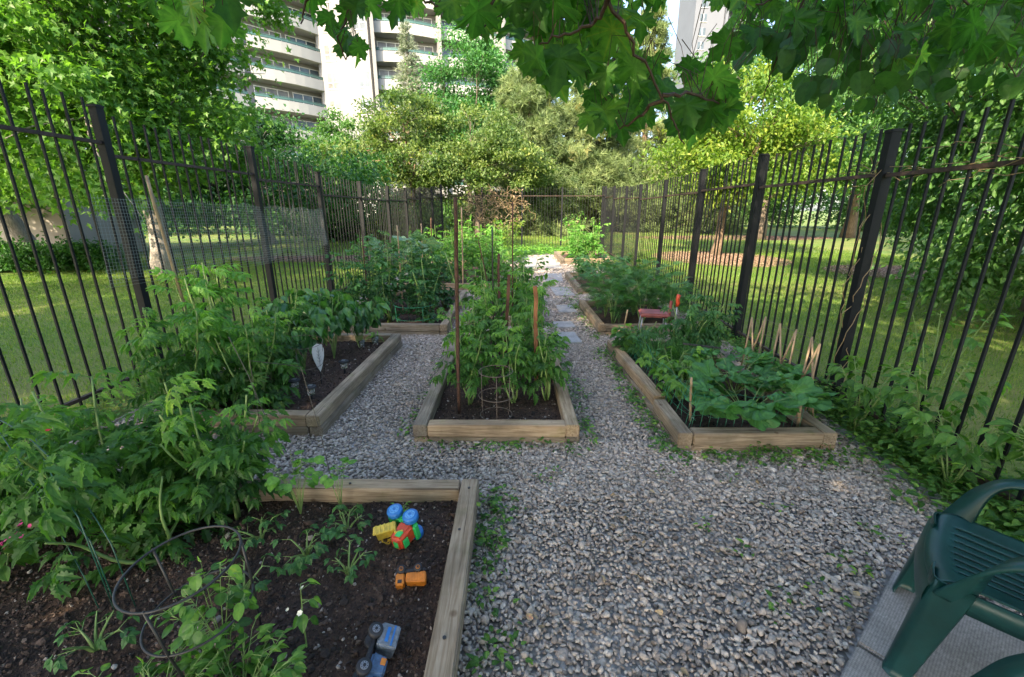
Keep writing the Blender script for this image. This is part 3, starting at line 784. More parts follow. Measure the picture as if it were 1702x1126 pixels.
mulch(-6.5, 15.0, 3.2, 1.0, 'strip of brown mulch behind the left lawn', 4000)

# ------------------------------------------------------------------ trees
def limb(b, a, c, r0, r1, sag=.15, seg=6, sides=6, rng=random):
    a, c = Vector(a), Vector(c); d = c - a; L_ = d.length
    off = Vector((rng.uniform(-1, 1), rng.uniform(-1, 1), rng.uniform(.2, 1))) * L_ * sag
    pts = [a.lerp(c, t / seg) + off * math.sin(math.pi * t / seg) + Vector((rng.uniform(-1, 1), rng.uniform(-1, 1), rng.uniform(-1, 1))) * L_ * .012 * (0 < t < seg) for t in range(seg + 1)]
    b.tube(pts, [r0 + (r1 - r0) * t / seg for t in range(seg + 1)], sides); return pts

def tree(name, label, base, blobs, leaf, mat, lsize, nleaf, trunk_r=.15, bark='bark', clusters=60, csize=.45, droop=.3, cat='tree', fork=None, limbs=14, up=.6, seed=1, trunk=True, group=None, flat=.6, lean=(0, 0)):
    r = np.random.RandomState(seed); pr = random.Random(seed)
    root = thing(name, label, cat, base, group=group); base = Vector(base)
    blobs = [((bx - base.x, by - base.y, bz - base.z), rr) for (bx, by, bz), rr in blobs]
    vol = np.array([a[1][0] * a[1][1] * a[1][2] for a in blobs]) ** .75; vol /= vol.sum()
    cl = []
    for (c, rr), f in zip(blobs, vol):
        k = max(3, int(clusters * f)); d = rdir(k, -.85, 1, r); rad = r.uniform(.35, 1, k) ** .55
        cl.append(np.array(c) + d * rad[:, None] * np.array(rr))
    cl = np.concatenate(cl); k = len(cl)
    if trunk:
        top = Vector(fork) - base if fork else Vector(blobs[0][0]) * .75
        tb = Batch(); seg = 7
        pts = [Vector((0, 0, -.05)).lerp(top, t / seg) + Vector((math.sin(t * 1.7 + seed), math.cos(t * 1.3 + seed), 0)) * trunk_r * .35 * (t > 0) for t in range(seg + 1)]
        rad = [trunk_r * (1.45 if t == 0 else 1.1 - .65 * t / seg) for t in range(seg + 1)]
        tb.tube(pts, rad, 10); tr = tb.build('trunk', M[bark], root, smooth=True)
        lb = Batch(); order = sorted(range(k), key=lambda q: pr.random())[:limbs]
        for q in order:
            t = pr.uniform(.35, 1) * seg; i0 = min(seg - 1, int(t)); st = pts[i0].lerp(pts[i0 + 1], t - i0)
            lp = limb(lb, st, Vector(cl[q]), trunk_r * .42 * (1.2 - t / seg * .5), trunk_r * .05, .12, 6, 5, pr)
            for q2 in range(3):
                j = pr.randrange(2, 6); tgt = Vector(cl[q]) + Vector((pr.gauss(0, 1), pr.gauss(0, 1), pr.gauss(0, .6))) * csize * 1.6
                limb(lb, lp[j], tgt, trunk_r * .12, trunk_r * .03, .12, 4, 4, pr)
        lb.build('limbs', M[bark], root, smooth=True)
    per = nleaf // k; w = np.repeat(np.arange(k), per); N = len(w)
    cs = csize * r.uniform(.6, 1.35, k)
    off = r.normal(0, 1, (N, 3)) * cs[w][:, None] * np.array([1, 1, flat])
    pos = cl[w] + off
    pos[:, 2] = np.maximum(pos[:, 2], .05)
    d = r.normal(0, 1, (N, 3)); d[:, :2] += off[:, :2] * .8; d[:, 2] -= droop * 2
    upv = r.normal(0, .45, (N, 3)); upv[:, 2] += up * 1.6
    R = frames(d, upv); s = lsize * r.uniform(.65, 1.25, N)
    crnd = r.uniform(0, 1, k); rnd = np.clip(.5 * crnd[w] + .5 * r.uniform(0, 1, N), 0, 1)
    fb = Batch(); tl = leaf if isinstance(leaf, list) else [leaf]; ch = r.randint(0, len(tl), N)
    for i, t in enumerate(tl): m_ = ch == i; fb.add(t, R[m_], pos[m_], s[m_], rnd[m_])
    fb.build('crown', M[mat], root)
    return root

# big sunlit maple at the left and its neighbours
tree('maple_tree', 'big sunlit maple beyond the left fence with drooping bright green leaves', (-9.2, 11.4, 0),
     [((-9.3, 11.5, 6.4), (3.6, 3.6, 3.6)), ((-8.5, 9.7, 4.7), (2.6, 2.2, 2.2)), ((-12.2, 10.5, 5.2), (3, 2.8, 3.4)), ((-7.3, 11.2, 3.8), (1.3, 2.0, 1.3)), ((-11, 9.3, 2.8), (3.2, 2, 1.4)), ((-8.5, 11, 8.6), (3.2, 3, 2.4)), ((-8.4, 9.4, 2.6), (1.6, 1.4, .8))],
     T['maple_lo'], 'maple', .12, 95000, .22, 'bark_pale', 230, .42, .45, seed=11, limbs=34, fork=(-9.2, 11.4, 5))
tree('maple_tree', 'second maple farther left behind the lawn, growing above the hedge', (-15.5, 14.0, 0),
     [((-15.5, 13, 6.5), (4.5, 3.5, 4.5)), ((-14, 12, 3.4), (3.6, 2.4, 1.8)), ((-18, 13, 4), (3.6, 3, 3))], T['maple_lo'], 'greentree', .18, 26000, .25, 'bark_pale', 90, .6, .45, seed=12)
tree('shade_tree', 'dark leafy tree filling the gap between the left maple and the building', (-12, 22, 0),
     [((-13.6, 22, 4.2), (3.4, 3, 3.2)), ((-8.6, 21, 2.8), (3, 2.4, 1.6)), ((-14, 20, 2.4), (3.4, 2.4, 1.8))], T['hexleaf'], 'darktree', .2, 26000, .2, 'bark_pale', 90, .6, .3, seed=13)
# centre background
tree('crabapple_tree', 'olive green small tree with orange-brown bark in front of the building', (-5.9, 27, 0),
     [((-6.0, 27, 6.6), (2.7, 2.5, 1.6)), ((-8.4, 26.5, 4.2), (2.8, 2.3, 1.5)), ((-5.2, 26, 4.0), (2.5, 2, 1.4))], T['hexleaf'], 'olive', .19, 17000, .2, 'bark_warm', 85, .36, .1, flat=.5, seed=14, fork=(-6, 27, 6))
tree('crabapple_tree', 'round olive green tree just left of the pines', (-2.0, 27, 0),
     [((-2.2, 27, 5.4), (2.8, 2.4, 1.9)), ((-.2, 26.6, 4.1), (2.3, 2, 1.9)), ((-3.2, 26, 3.4), (2.4, 2, 1.4))], T['hexleaf'], 'olive', .19, 19000, .18, 'bark', 90, .36, .1, flat=.5, seed=15)
tree('ornamental_tree', 'airy mid-green tree in front of the white stair tower', (-11.6, 33, 0),
     [((-11.6, 33, 6.2), (2.3, 2.4, 2.2)), ((-12, 32, 4), (3.4, 2.5, 2.2))], T['quadleaf'], 'greentree', .22, 13000, .16, 'bark', 60, .42, .1, seed=16)
tree('locust_tree', 'deep green fine-leaved tree standing against the balconies', (-3.6, 38, 0),
     [((-3.4, 38, 11.4), (3.0, 2.6, 3.2)), ((-3.4, 38, 7.4), (3.4, 2.6, 2.6))], T['quadleaf'], 'locust', .26, 22000, .22, 'bark', 65, .65, .2, seed=17)
def conifer(name, label, base, h, r0, mat, tm, size, n, bark, seed, low=.08, irregular=.3, tilt=-.15, layers=16):
    r = np.random.RandomState(seed); root = thing(name, label, 'tree', base)
    tb = Batch(); tb.tube([(0, 0, -.05), (0, .02, h * .5), (.02, 0, h * .98)], [h * .022, h * .013, .02], 8); tb.build('trunk', M[bark], root, smooth=True)
    lb = Batch(); P_ = []; D_ = []; W_ = []
    nb = layers * 7
    for i in range(nb):
        t = low + (1 - low) * (i + r.uniform(0, 1)) / nb; a = r.uniform(0, 6.283)
        L_ = r0 * (1 - t) ** .75 * r.uniform(1 - irregular, 1 + irregular * .4) + .12
        z = h * t; d = np.array([math.cos(a), math.sin(a), tilt + .35 * t]); e = np.array([0, 0, z]) + d * L_
        lb.tube([(0, 0, z), tuple(np.array([0, 0, z]) + d * L_ * .5 + [0, 0, -.03 * L_]), tuple(e + [0, 0, .06 * L_])], [.012 * L_ + .01, .008 * L_ + .006, .004], 4)
        m_ = max(6, int(n / nb * (L_ / r0) * 1.9)); q = r.uniform(.25, 1.03, m_) ** .7
        sp = .15 + .22 * L_
        pp = np.array([0, 0, z]) + d[None] * (L_ * q)[:, None] + r.normal(0, 1, (m_, 3)) * np.array([sp, sp, sp * .45]) * (1.15 - q * .5)[:, None]
        P_.append(pp); D_.append(np.tile(d, (m_, 1)) * .9 + r.normal(0, .5, (m_, 3)) + [0, 0, .45]); W_.append(np.full(m_, r.uniform(0, 1)))
    pos = np.concatenate(P_); D_ = np.concatenate(D_); W_ = np.concatenate(W_); N = len(pos); pos[:, 2] = np.maximum(pos[:, 2], .1)
    lb.build('limbs', M[bark], root)
    fb = Batch(); tl = T[tm]; ch = r.randint(0, len(tl), N); R = frames(D_, r.normal(0, 1, (N, 3))); s = size * r.uniform(.7, 1.25, N)
    rnd = np.clip(.5 * W_ + .5 * r.uniform(0, 1, N), 0, 1)
    for i, t in enumerate(tl): m_ = ch == i; fb.add(t, R[m_], pos[m_], s[m_], rnd[m_])
    fb.build('crown', M[mat], root); return root
conifer('spruce_tree', 'narrow pale blue spruce standing in front of the white balconies', (-8.5, 40, 0), 15.8, 1.6, 'spruce', 'spruce', .42, 5000, 'bark', 21, .1, .35, -.35, 22)
conifer('pine_tree', 'broad sunlit pine right of the fine-leaved tree', (1.2, 33, 0), 11.6, 4.6, 'pine', 'pine', .52, 9500, 'bark_warm', 22, .06, .35)
conifer('pine_tree', 'pale green pine with open crown in the centre of the background', (6.0, 36, 0), 13.6, 4.6, 'pine', 'pine', .52, 9000, 'bark_warm', 23, .06, .4)
conifer('pine_tree', 'tall pine standing left of the distant grey tower', (11.6, 41, 0), 18.2, 3.6, 'pine', 'pine', .5, 9000, 'bark_warm', 24, .1, .45)
conifer('pine_tree', 'dark pine half hidden behind the yellow-green tree', (13.5, 34, 0), 9.5, 4.2, 'pine', 'pine', .42, 6000, 'bark', 25, .06, .4)
# right background
tree('honey_locust_tree', 'yellow-green tree lit by the sun in the wood chip ring', (7.4, 15.9, 0),
     [((7.9, 15.9, 4.5), (2.3, 2.1, 1.7)), ((6.3, 15.3, 3.3), (1.7, 1.6, 1.0)), ((9.2, 15.6, 3.2), (1.9, 1.6, 1.3)), ((7.4, 15, 2.4), (1.5, 1.2, .6))], T['quadleaf'], 'yellowtree', .15, 26000, .16, 'bark_warm', 95, .32, .25, seed=31, fork=(7.6, 15.9, 3.4), limbs=26)
tree('shade_tree', 'mid-green tree behind the yellow-green one', (14, 25, 0),
     [((13.5, 25, 7.5), (4.6, 3, 3.6)), ((17.5, 24, 5.5), (4.2, 3, 3.6)), ((13, 23, 4), (3.5, 2, 1.6))], T['hexleaf'], 'greentree', .22, 30000, .25, 'bark', 95, .65, .3, seed=32, fork=(14, 25, 6))
tree('shade_tree', 'tall trunked tree on the far right lawn with wood chips at its foot', (20.5, 27, 0),
     [((20.5, 27, 9), (5, 3.5, 4.6)), ((23, 26, 5), (4, 3, 2.4))], T['hexleaf'], 'darktree', .24, 22000, .3, 'bark_warm', 70, .8, .3, seed=33, fork=(20.5, 27, 8))
tree('dogwood_shrub', 'leafy dark green small tree hanging down to the lawn beyond the right fence', (8.6, 7.0, 0),
     [((8.4, 7.2, 3.6), (3.3, 2.6, 2.0)), ((7.6, 5.7, 1.9), (1.9, 1.7, 1.4)), ((9.6, 8.2, 2.2), (2.4, 2.2, 1.9)), ((7.9, 5.6, .7), (2.0, 1.7, .6)), ((6.6, 6.4, 4.2), (1.6, 1.6, 1.1))], T['ovate'], 'greentree', .10, 60000, .09, 'bark', 170, .34, .5, seed=34, limbs=40, fork=(8.4, 6.9, 2.6))
tree('dogwood_shrub', 'second dark green small tree right of the fence, nearer the chairs', (7.6, 3.0, 0),
     [((7.4, 3.2, 3.4), (2.4, 2.3, 1.8)), ((6.9, 2.9, 1.5), (1.5, 1.7, 1.2)), ((6.9, 4.0, 5.0), (2.0, 2.0, 1.2))], T['ovate'], 'greentree', .10, 32000, .08, 'bark', 95, .34, .5, seed=35, limbs=24, fork=(7.5, 3.1, 2.6))
tree('shade_tree', 'dark tree closing the view far to the right', (19, 13, 0),
     [((19, 13, 6), (5, 4, 5)), ((16.5, 12.5, 3), (3, 3, 2.4))], T['hexleaf'], 'darktree', .22, 26000, .25, 'bark', 80, .7, .3, seed=36)
# shrubs behind the rear fence and far edges
SH = [(-9.5, 38, 3.6, 2.2, 'darktree', 'dark shrub left of centre behind the far lawn'), (-6, 40, 3.6, 2.4, 'greentree', 'green shrub under the olive green tree'),
      (-2.6, 40, 3.6, 2.6, 'olive', 'yellowish shrub behind the dried vine'), (.8, 41, 3.6, 2.2, 'darktree', 'dark shrub below the broad pine'),
      (4.2, 42, 3.6, 2.6, 'greentree', 'green shrub below the open-crowned pine'), (8.2, 42, 3.6, 2.6, 'darktree', 'dark shrub beside the rose bush'),
      (13, 44, 4, 2.6, 'greentree', 'shrub left of the parked cars'), (-15, 30, 4.5, 3, 'greentree', 'shrub behind the left mulch strip'),
      (-9, 25, 3, 1.6, 'darktree', 'low dark shrub behind the left fence'), (-5.2, 23, 2.4, 1.5, 'olive', 'low olive shrub left of the fence corner'),
      (33, 40, 8, 5, 'darktree', 'large dark bushes right of the parked cars'), (19, 47, 6, 5, 'darktree', 'dark bushes in front of the parked cars on the right'), (25.5, 44, 5, 4.4, 'greentree', 'green bushes between the far right trunks'),
      (30, 36, 5, 4, 'greentree', 'green bushes at the right end of the wood chip strip'), (40, 44, 8, 7, 'darktree', 'tall bushes closing the lawn far right'), (-22, 31, 6, 4.2, 'darktree', 'dark bushes far left behind the maple trunks'), (-29, 33, 7, 5, 'greentree', 'green bushes at the far left end of the lawn'), (-17, 36, 5, 4.5, 'darktree', 'dark bushes under the left wing of the white building'), (22, 70, 9, 6, 'greentree', 'far bushes behind the parked cars'), (38, 72, 12, 8, 'darktree', 'far trees behind the parked cars on the right')]
for i, (x, y, w_, h_, mt, lb_) in enumerate(SH):
    tree('shrub', lb_, (x, y, 0), [((x, y, h_ * .5), (w_ * .6, w_ * .45, h_ * .5))], T['quadleaf'], mt, .12 + .005 * y, 6000, .05, 'bark', 26, w_ * .16, .1, 'shrub', trunk=False, seed=50 + i, group='shrubs round the lawn')
for i, (x, w_) in enumerate([(-13.8, 1.3), (-11.9, 1.3), (-16.0, 1.4), (-18.3, 1.4)]):
    tree('hedge_plant', ['hedge plant nearest the fence under the beige wall', 'short bright end plant of the hedge under the beige wall', 'third hedge plant along the beige wall', 'leftmost hedge plant along the beige wall'][i], (x, 11.9, 0), [((x, 11.9, .32), (w_, .5, .36))], T['hexleaf'], 'darktree', .11, 5000, .03, 'bark', 26, .2, .0, 'shrub', trunk=False, seed=80 + i, group='hedge under the beige wall')

# ------------------------------------------------------------------ buildings
def wall_box(b, c, size, ang): b.box(c, size, Matrix.Rotation(ang, 3, 'Z'))
root = thing('apartment_building', 'white apartment block with rows of curved balconies behind the trees', 'building', (-15, 56, 0))
segs = [((-34.5, 42.5), (-27.5, 50)), ((-27.0, 50.4), (-21.4, 56.6)), ((-15.4, 55.2), (-8.6, 57.2)), ((-8.2, 57.3), (-1.6, 60.0)), ((-1.2, 60.2), (4.6, 65.2))]
FL = 2.8; NF = 12
core = Batch(); ox, oy = -15, 56
for (a, c) in segs:
    a = Vector(a); c = Vector(c); d = (c - a); L_ = d.length; ang = math.atan2(d.y, d.x); nrm = Vector((d.y, -d.x)).normalized()  # toward the camera
    m_ = (a + c) / 2 - nrm * 2.6
    wall_box(core, (m_.x - ox, m_.y - oy, NF * FL / 2 + .3), (L_ + .4, 3.0, NF * FL + .6), ang)
wall_box(core, (-18.4 - ox, 57.3 - oy, NF * FL / 2 + 1.2), (6.4, 4.5, NF * FL + 2.4), RAD(-12))
wall_box(core, (-15.4 - ox, 54.9 - oy, NF * FL / 2 + .5), (.35, 2.2, NF * FL + 1), RAD(18))
wall_box(core, (-8.4 - ox, 57.0 - oy, NF * FL / 2 + .4), (.3, 2.0, NF * FL + .8), RAD(18))
wall_box(core, (-1.4 - ox, 59.8 - oy, NF * FL / 2 + .4), (.3, 2.0, NF * FL + .8), RAD(30))
core.build('wall', M['concrete'], root)
rf = Batch(); wall_box(rf, (-20 - ox, 60 - oy, NF * FL + 1.5), (14, 5, 1.6), RAD(10)); rf.build('roof', M['concrete'], root)
for si, (a, c) in enumerate(segs):
    a = Vector(a); c = Vector(c); d = (c - a); L_ = d.length; ang = math.atan2(d.y, d.x); nrm = Vector((d.y, -d.x)).normalized()
    bow = .55 if si != 0 else .3
    for f in range(NF):
        z = f * FL + .9
        pts = []; K = 8
        for k in range(K + 1):
            t = k / K; q = a + d * t + nrm * (.25 + bow * math.sin(math.pi * t)); pts.append(q)
        b = Batch(); rb = Batch()
        for k in range(K):
            p, q = pts[k], pts[k + 1]; m_ = (p + q) / 2; dd = q - p; an = math.atan2(dd.y, dd.x)
            wall_box(b, (m_.x - ox, m_.y - oy, z + .38), (dd.length + .03, .14, 1.05), an)
            wall_box(rb, (m_.x - ox, m_.y - oy, z + 1.08), (dd.length + .02, .07, .2), an)
            wall_box(rb, (m_.x - ox, m_.y - oy, z + 1.24), (dd.length + .02, .1, .05), an)
        poly = [(p.x - ox, p.y - oy) for p in pts] + [((c - nrm * 1.2).x - ox, (c - nrm * 1.2).y - oy), ((a - nrm * 1.2).x - ox, (a - nrm * 1.2).y - oy)]
        b.prism(poly, z - .16, z + .02)
        bo = b.build('balcony', M['parapet'], root); rb.build('railing', M['rail_glass'], bo)
        # windows on the recessed wall
        for k, (t, w) in enumerate(((.27, .42), (.74, .40))):
            q = a + d * t - nrm * 1.085; b = Batch(); wall_box(b, (q.x - ox, q.y - oy, z + 1.2), (L_ * w, .08, 2.0), ang)
            wo_ = b.build('window', M['curtain'] if (si * 7 + f * 3 + k * 5) % 3 else M['glass'], root)
            fb = Batch()
            for j in range(4):
                qq = a + d * (t - w / 2 + w * j / 3) - nrm * 1.03; wall_box(fb, (qq.x - ox, qq.y - oy, z + 1.2), (.08, .05, 2.02), ang)
            q3 = q + nrm * .06; wall_box(fb, (q3.x - ox, q3.y - oy, z + 2.22), (L_ * w + .1, .05, .08), ang); fb.build('frame', M['winframe'], wo_)
for f in range(NF):
    for k, x in enumerate((-20.4, -16.6)):
        z = f * FL + 1.7; y = 57.3 - 2.27 - (x + 18.4) * math.tan(RAD(12)) * 1.0
        b = Batch(); wall_box(b, (x - ox, y - oy, z), (1.3, .06, 1.5), RAD(-12)); wo_ = b.build('window', M['glass'] if k else M['curtain'], root)
        fb = Batch(); wall_box(fb, (x - ox, y - oy - .05, z - .15), (1.36, .05, .07), RAD(-12)); wall_box(fb, (x - ox, y - oy - .05, z - .8), (1.4, .1, .08), RAD(-12)); wall_box(fb, (x - ox, y - oy - .052, z), (.07, .05, 1.5), RAD(-12)); fb.build('frame', M['winframe'], wo_)

root = thing('tower_block', 'distant pale grey high-rise seen in the gap of blue sky', 'building', (49, 126, 0))
b = Batch(); b.box((-2, 0, 33), (7, 12, 66)); b.box((6, 2, 34), (9, 12, 68)); b.box((2, -.5, 35), (.6, 12, 70)); b.box((3.6, 2, 69), (6, 6, 4)); b.build('wall', M['tower'], root)
for f in range(22):
    z = f * 2.9 + 2
    b = Batch(); b.box((-3.4, -6.03, z), (1.5, .1, 1.6)); wo_ = b.build('window', M['glass'], root)
    b = Batch(); b.box((-3.4, -6.1, z), (.1, .1, 1.7)); b.box((-3.4, -6.1, z - .85), (1.7, .15, .1)); b.build('frame', M['winframe'], wo_)
    b = Batch(); b.box((6.4, -4.9, z - .7), (6.4, 2.0, 1.0)); b.build('balcony', M['tower'], root)
    b = Batch(); b.box((6.4, -4.03, z + .6), (5, .1, 1.5)); b.build('window', M['glass'], root)

root = thing('low_building', 'low beige walled building behind the left hedge', 'building', (-13, 16, 0))
b = Batch(); b.box((-8, .5, 1.7), (12, 3, 3.4)); b.build('wall', M['beige_wall'], root)
b = Batch(); b.box((-8, .5, 3.5), (12.4, 3.4, .2)); b.build('roof', M['concrete'], root)
for x in (-11.5, -8, -4.5):
    b = Batch(); b.box((x, -1.03, 2.2), (1.5, .08, 1.2)); w = b.build('window', M['glass'], root)
    b = Batch(); b.box((x, -1.09, 1.56), (1.7, .12, .08)); b.box((x, -1.09, 2.84), (1.6, .06, .08)); b.box((x, -1.085, 2.2), (.06, .05, 1.2)); b.build('frame', M['winframe'], w)

# parked cars far away on the right
def car(label, x, y, rz, L_=4.4):
    root = thing('parked_car', label, 'car', (x, y, 0), rz, 'white cars parked beyond the lawn')
    prof = [(-2.2, .35), (-2.2, .85), (-2.0, .95), (-1.5, 1.0), (-1.0, 1.42), (.5, 1.45), (1.15, 1.02), (2.0, .88), (2.2, .7), (2.2, .35)]
    b = Batch(); n = len(prof); w = .85
    vs = [(px, -w * (1 if pz < 1.05 else .82), pz) for px, pz in prof] + [(px, w * (1 if pz < 1.05 else .82), pz) for px, pz in prof]
    b.raw(vs, [tuple(range(n - 1, -1, -1)), tuple(range(n, 2 * n))] + [(i, (i + 1) % n, n + (i + 1) % n, n + i) for i in range(n)]); b.build('body', M['whitepaint'], root)
    b = Batch()
    for s in (-1, 1):
        vs = [(-1.35, s * .84, 1.05), (-.95, s * .735, 1.36), (.42, s * .735, 1.38), (.95, s * .84, 1.06)]; b.raw(vs, [(0, 1, 2, 3) if s < 0 else (3, 2, 1, 0)])
    b.raw([(.56, -.66, 1.42), (.56, .66, 1.42), (1.17, .78, 1.05), (1.17, -.78, 1.05)], [(0, 1, 2, 3)])
    b.build('window', M['blackpaint'], root, loc=(0, 0, .012))
    for px in (-1.35, 1.35):
        for s in (-1, 1):
            b = Batch(); b.tube([(px, s * .72, .32), (px, s * .9, .32)], .32, 16); wh = b.build('wheel', M['black_pl'], root)
            b = Batch(); b.tube([(px, s * .88, .32), (px, s * .91, .32)], .19, 12); b.build('rim', M['steel'], wh)
    for s in (-1, 1): b = Batch(); b.box((2.19, s * .6, .72), (.08, .34, .14)); b.build('headlight', M['white_pl'], root)
car('white car parked beyond the lawn, right one of the pair beside the pine', 22.5, 60, RAD(8))
car('white car parked beyond the lawn, left one of the pair beside the pine', 17.6, 61, RAD(4))

# ------------------------------------------------------------------ the big maple over the garden (trunk behind the camera)
root = thing('large_maple_tree', 'large maple whose dark leafy branches hang over the garden from above', 'tree', (.6, -4.6, 0)); bx, by = .6, -4.6
def rel(p): return (p[0] - bx, p[1] - by, p[2])
tb = Batch(); tp = [(0, 0, -.05), (.03, 0, 1.2), (-.05, .05, 2.6), (0, .1, 4.2), (-.1, .2, 6.5), (0, 0, 9)]
tb.tube(tp, [.42, .31, .28, .25, .17, .06], 14); tb.build('trunk', M['bark'], root, smooth=True)
r = np.random.RandomState(5)
SHB = [((-6.3, -4.2, 8.0), (4.4, 3.0, 4.6), 210), ((.6, -3.5, 4.6), (4.6, 2.2, 2.5), 150), ((-3.2, -3.0, 3.8), (3.4, 1.6, 1.5), 60)]  # unseen crown lobes, placed and sized to shade the garden and patio
fb = Batch(); lb = Batch()
for c, rr, k in SHB:
    cl = np.array(rel(c)) + rdir(k, -1, 1, r) * (r.uniform(.1, 1, k) ** .5)[:, None] * np.array(rr)
    for q in range(0, k, 6): limb(lb, tp[random.randint(2, 5)], Vector(cl[q]), .07, .015, .1, 6, 5)
    per = 62; w = np.repeat(np.arange(k), per); N = len(w); pos = cl[w] + r.normal(0, .42, (N, 3)) * np.array([1, 1, .6])
    d = r.normal(0, 1, (N, 3)); d[:, 2] -= .5; u_ = r.normal(0, .5, (N, 3)); u_[:, 2] += 1
    fb.add(T['maple_lo'], frames(d, u_), pos, .19 * r.uniform(.7, 1.2, N), r.uniform(0, 1, N))
# branches reaching over the camera, given as points (photo column, row, metres away)
BR = [[(1100, -420, .9), (1010, 0, 1.45), (1050, 70, 1.5), (1098, 155, 1.55), (1120, 205, 1.6), (1138, 240, 1.62)],
      [(1100, 160, 1.55), (1150, 155, 1.6), (1205, 175, 1.7)], [(1100, 165, 1.55), (1060, 195, 1.6), (1030, 215, 1.65)],
      [(1010, 0, 1.45), (990, 40, 1.5), (940, 55, 1.5), (890, 80, 1.55)], [(900, -200, 1.3), (820, 0, 1.6), (800, 60, 1.65)],
      [(700, -260, 1.5), (600, -30, 1.8), (560, 60, 1.85), (575, 100, 1.9)], [(500, -260, 1.2), (380, -30, 1.35), (330, 40, 1.4)],
      [(1500, -260, 1.8), (1350, -30, 2.2), (1290, 100, 2.3), (1270, 160, 2.4)], [(1700, -260, 2.0), (1560, -30, 2.4), (1480, 90, 2.5), (1450, 190, 2.6)],
      [(1500, -100, 2.2), (1640, 40, 2.6), (1690, 130, 2.8)], [(1350, -20, 2.2), (1290, 0, 2.15), (1240, 10, 2.1)], [(600, -30, 1.8), (700, -5, 1.8), (740, 20, 1.8)], [(600, -30, 1.8), (510, 0, 1.8), (500, 40, 1.8)]]
bb = Batch(); nodes = []
for pl in BR:
    pts = [at(x, y, Y) for x, y, Y in pl]; n_ = len(pts)
    pts = [Vector(rel(p)) for p in pts]
    sm = []
    for i in range(n_ - 1):
        for j in range(5): sm.append(pts[i].lerp(pts[i + 1], j / 5) + Vector((random.gauss(0, .004), random.gauss(0, .004), random.gauss(0, .004))))
    sm.append(pts[-1]); m_ = len(sm); bb.tube(sm, [.007 * (1 - .72 * i / m_) for i in range(m_)], 6); nodes += sm
    if pl[0][1] < -50: limb(lb, tp[3], pts[0], .06, .011, .08, 7, 6)
nodes_np = np.array([tuple(p) for p in nodes]); used_n = np.zeros(len(nodes))
def poly_sample(poly, n, rng):
    P_ = np.array(poly, float); out = []
    while len(out) < n:
        x = rng.uniform(P_[:, 0].min(), P_[:, 0].max()); y = rng.uniform(P_[:, 1].min(), P_[:, 1].max()); ins = False; j = len(P_) - 1
        for i in range(len(P_)):
            if (P_[i, 1] > y) != (P_[j, 1] > y) and x < (P_[j, 0] - P_[i, 0]) * (y - P_[i, 1]) / (P_[j, 1] - P_[i, 1]) + P_[i, 0]: ins = not ins
            j = i
        if ins: out.append((x, y))
    return out
REG = [([(200, -120), (395, -120), (385, 30), (350, 45), (300, 40), (215, 10)], 14, 1.2, 1.6, 'm', .105),
       ([(500, -120), (760, -120), (750, 15), (640, 20), (610, 60), (600, 90), (560, 80), (545, 40), (500, 20)], 62, 1.7, 2.4, 'm', .09),
       ([(765, -120), (1240, -120), (1240, 0), (1215, 10), (1150, -50), (1110, -70), (1070, 30), (1040, 70), (1010, 120), (960, 105), (900, 70), (800, 30), (770, 0)], 200, 1.5, 2.7, 'm', .11),
       ([(1000, 90), (1100, 90), (1215, 100), (1235, 180), (1150, 205), (1060, 205), (985, 200), (975, 150)], 54, 1.6, 2.3, 'm', .11),
       ([(850, 60), (980, 60), (1000, 110), (920, 120)], 10, 1.5, 1.9, 'm', .125),
       ([(1130, 10), (1180, 60), (1220, 60), (1220, 200), (1170, 190)], 4, 1.6, 2.1, 'm', .11),
       ([(1210, -150), (1800, -150), (1800, 60), (1600, 80), (1500, 90), (1400, 60), (1215, 70)], 700, 2.0, 4.6, 'm', .115),
       ([(1215, 40), (1480, 40), (1520, 120), (1470, 165), (1380, 175), (1300, 110), (1230, 90)], 105, 2.1, 3.0, 'r', .10),
       ([(1450, 60), (1750, 60), (1750, 150), (1640, 120), (1560, 150), (1480, 110)], 90, 2.4, 3.8, 'r', .11),
       ([(-200, -700), (1900, -700), (1900, -150), (-200, -150)], 260, 1.0, 2.2, 'm', .12)]
fo = Batch(); fr = Batch()
for poly, n, d0, d1, kind, size in REG:
    pp = poly_sample(poly, n, r)
    P3 = np.array([rel(at(x, y, d0 + (d1 - d0) * r.uniform(0, 1))) for x, y in pp])
    N = len(P3)
    # each leaf hangs by its stalk from the twig nearest to it
    d = np.stack([r.normal(0, .42, N), r.normal(0, .42, N), -np.ones(N) * r.uniform(.35, 1.3, N)], 1)
    u_ = np.stack([r.normal(0, .5, N), -np.ones(N) * r.uniform(.2, 1.2, N), r.uniform(.1, 1, N)], 1)
    R = frames(d, u_); s = size * r.uniform(.62, 1.18, N); rnd = np.clip(r.beta(2, 2.2, N), 0, 1)
    if kind == 'm':
        h = r.randint(0, 3, N)
        for q_, t_ in enumerate(('maple', 'maple2', 'maple3')): fo.add(T[t_], R[h == q_], P3[h == q_], s[h == q_], rnd[h == q_])
    else: fr.add(T['round'], R, P3, s, rnd)
    for i in range(N):
        dd = np.linalg.norm(nodes_np - P3[i], axis=1) + .5 * (used_n > 1); j = dd.argmin()
        up_ = Vector(P3[i]) + Vector((0, 0, .05)) - Vector(d[i] / np.linalg.norm(d[i])) * .04
        if dd[j] < .22:
            used_n[j] += 1; mid_ = nodes[j].lerp(up_, .5) + Vector((random.gauss(0, .012), random.gauss(0, .012), .02)); bb.tube([nodes[j], mid_, up_, Vector(P3[i])], [.002, .0016, .0012, .001], 4)
        else: bb.tube([up_ + Vector((random.gauss(0, .05), random.gauss(0, .05), .12)), up_, Vector(P3[i])], [.002, .0014, .0012], 4)
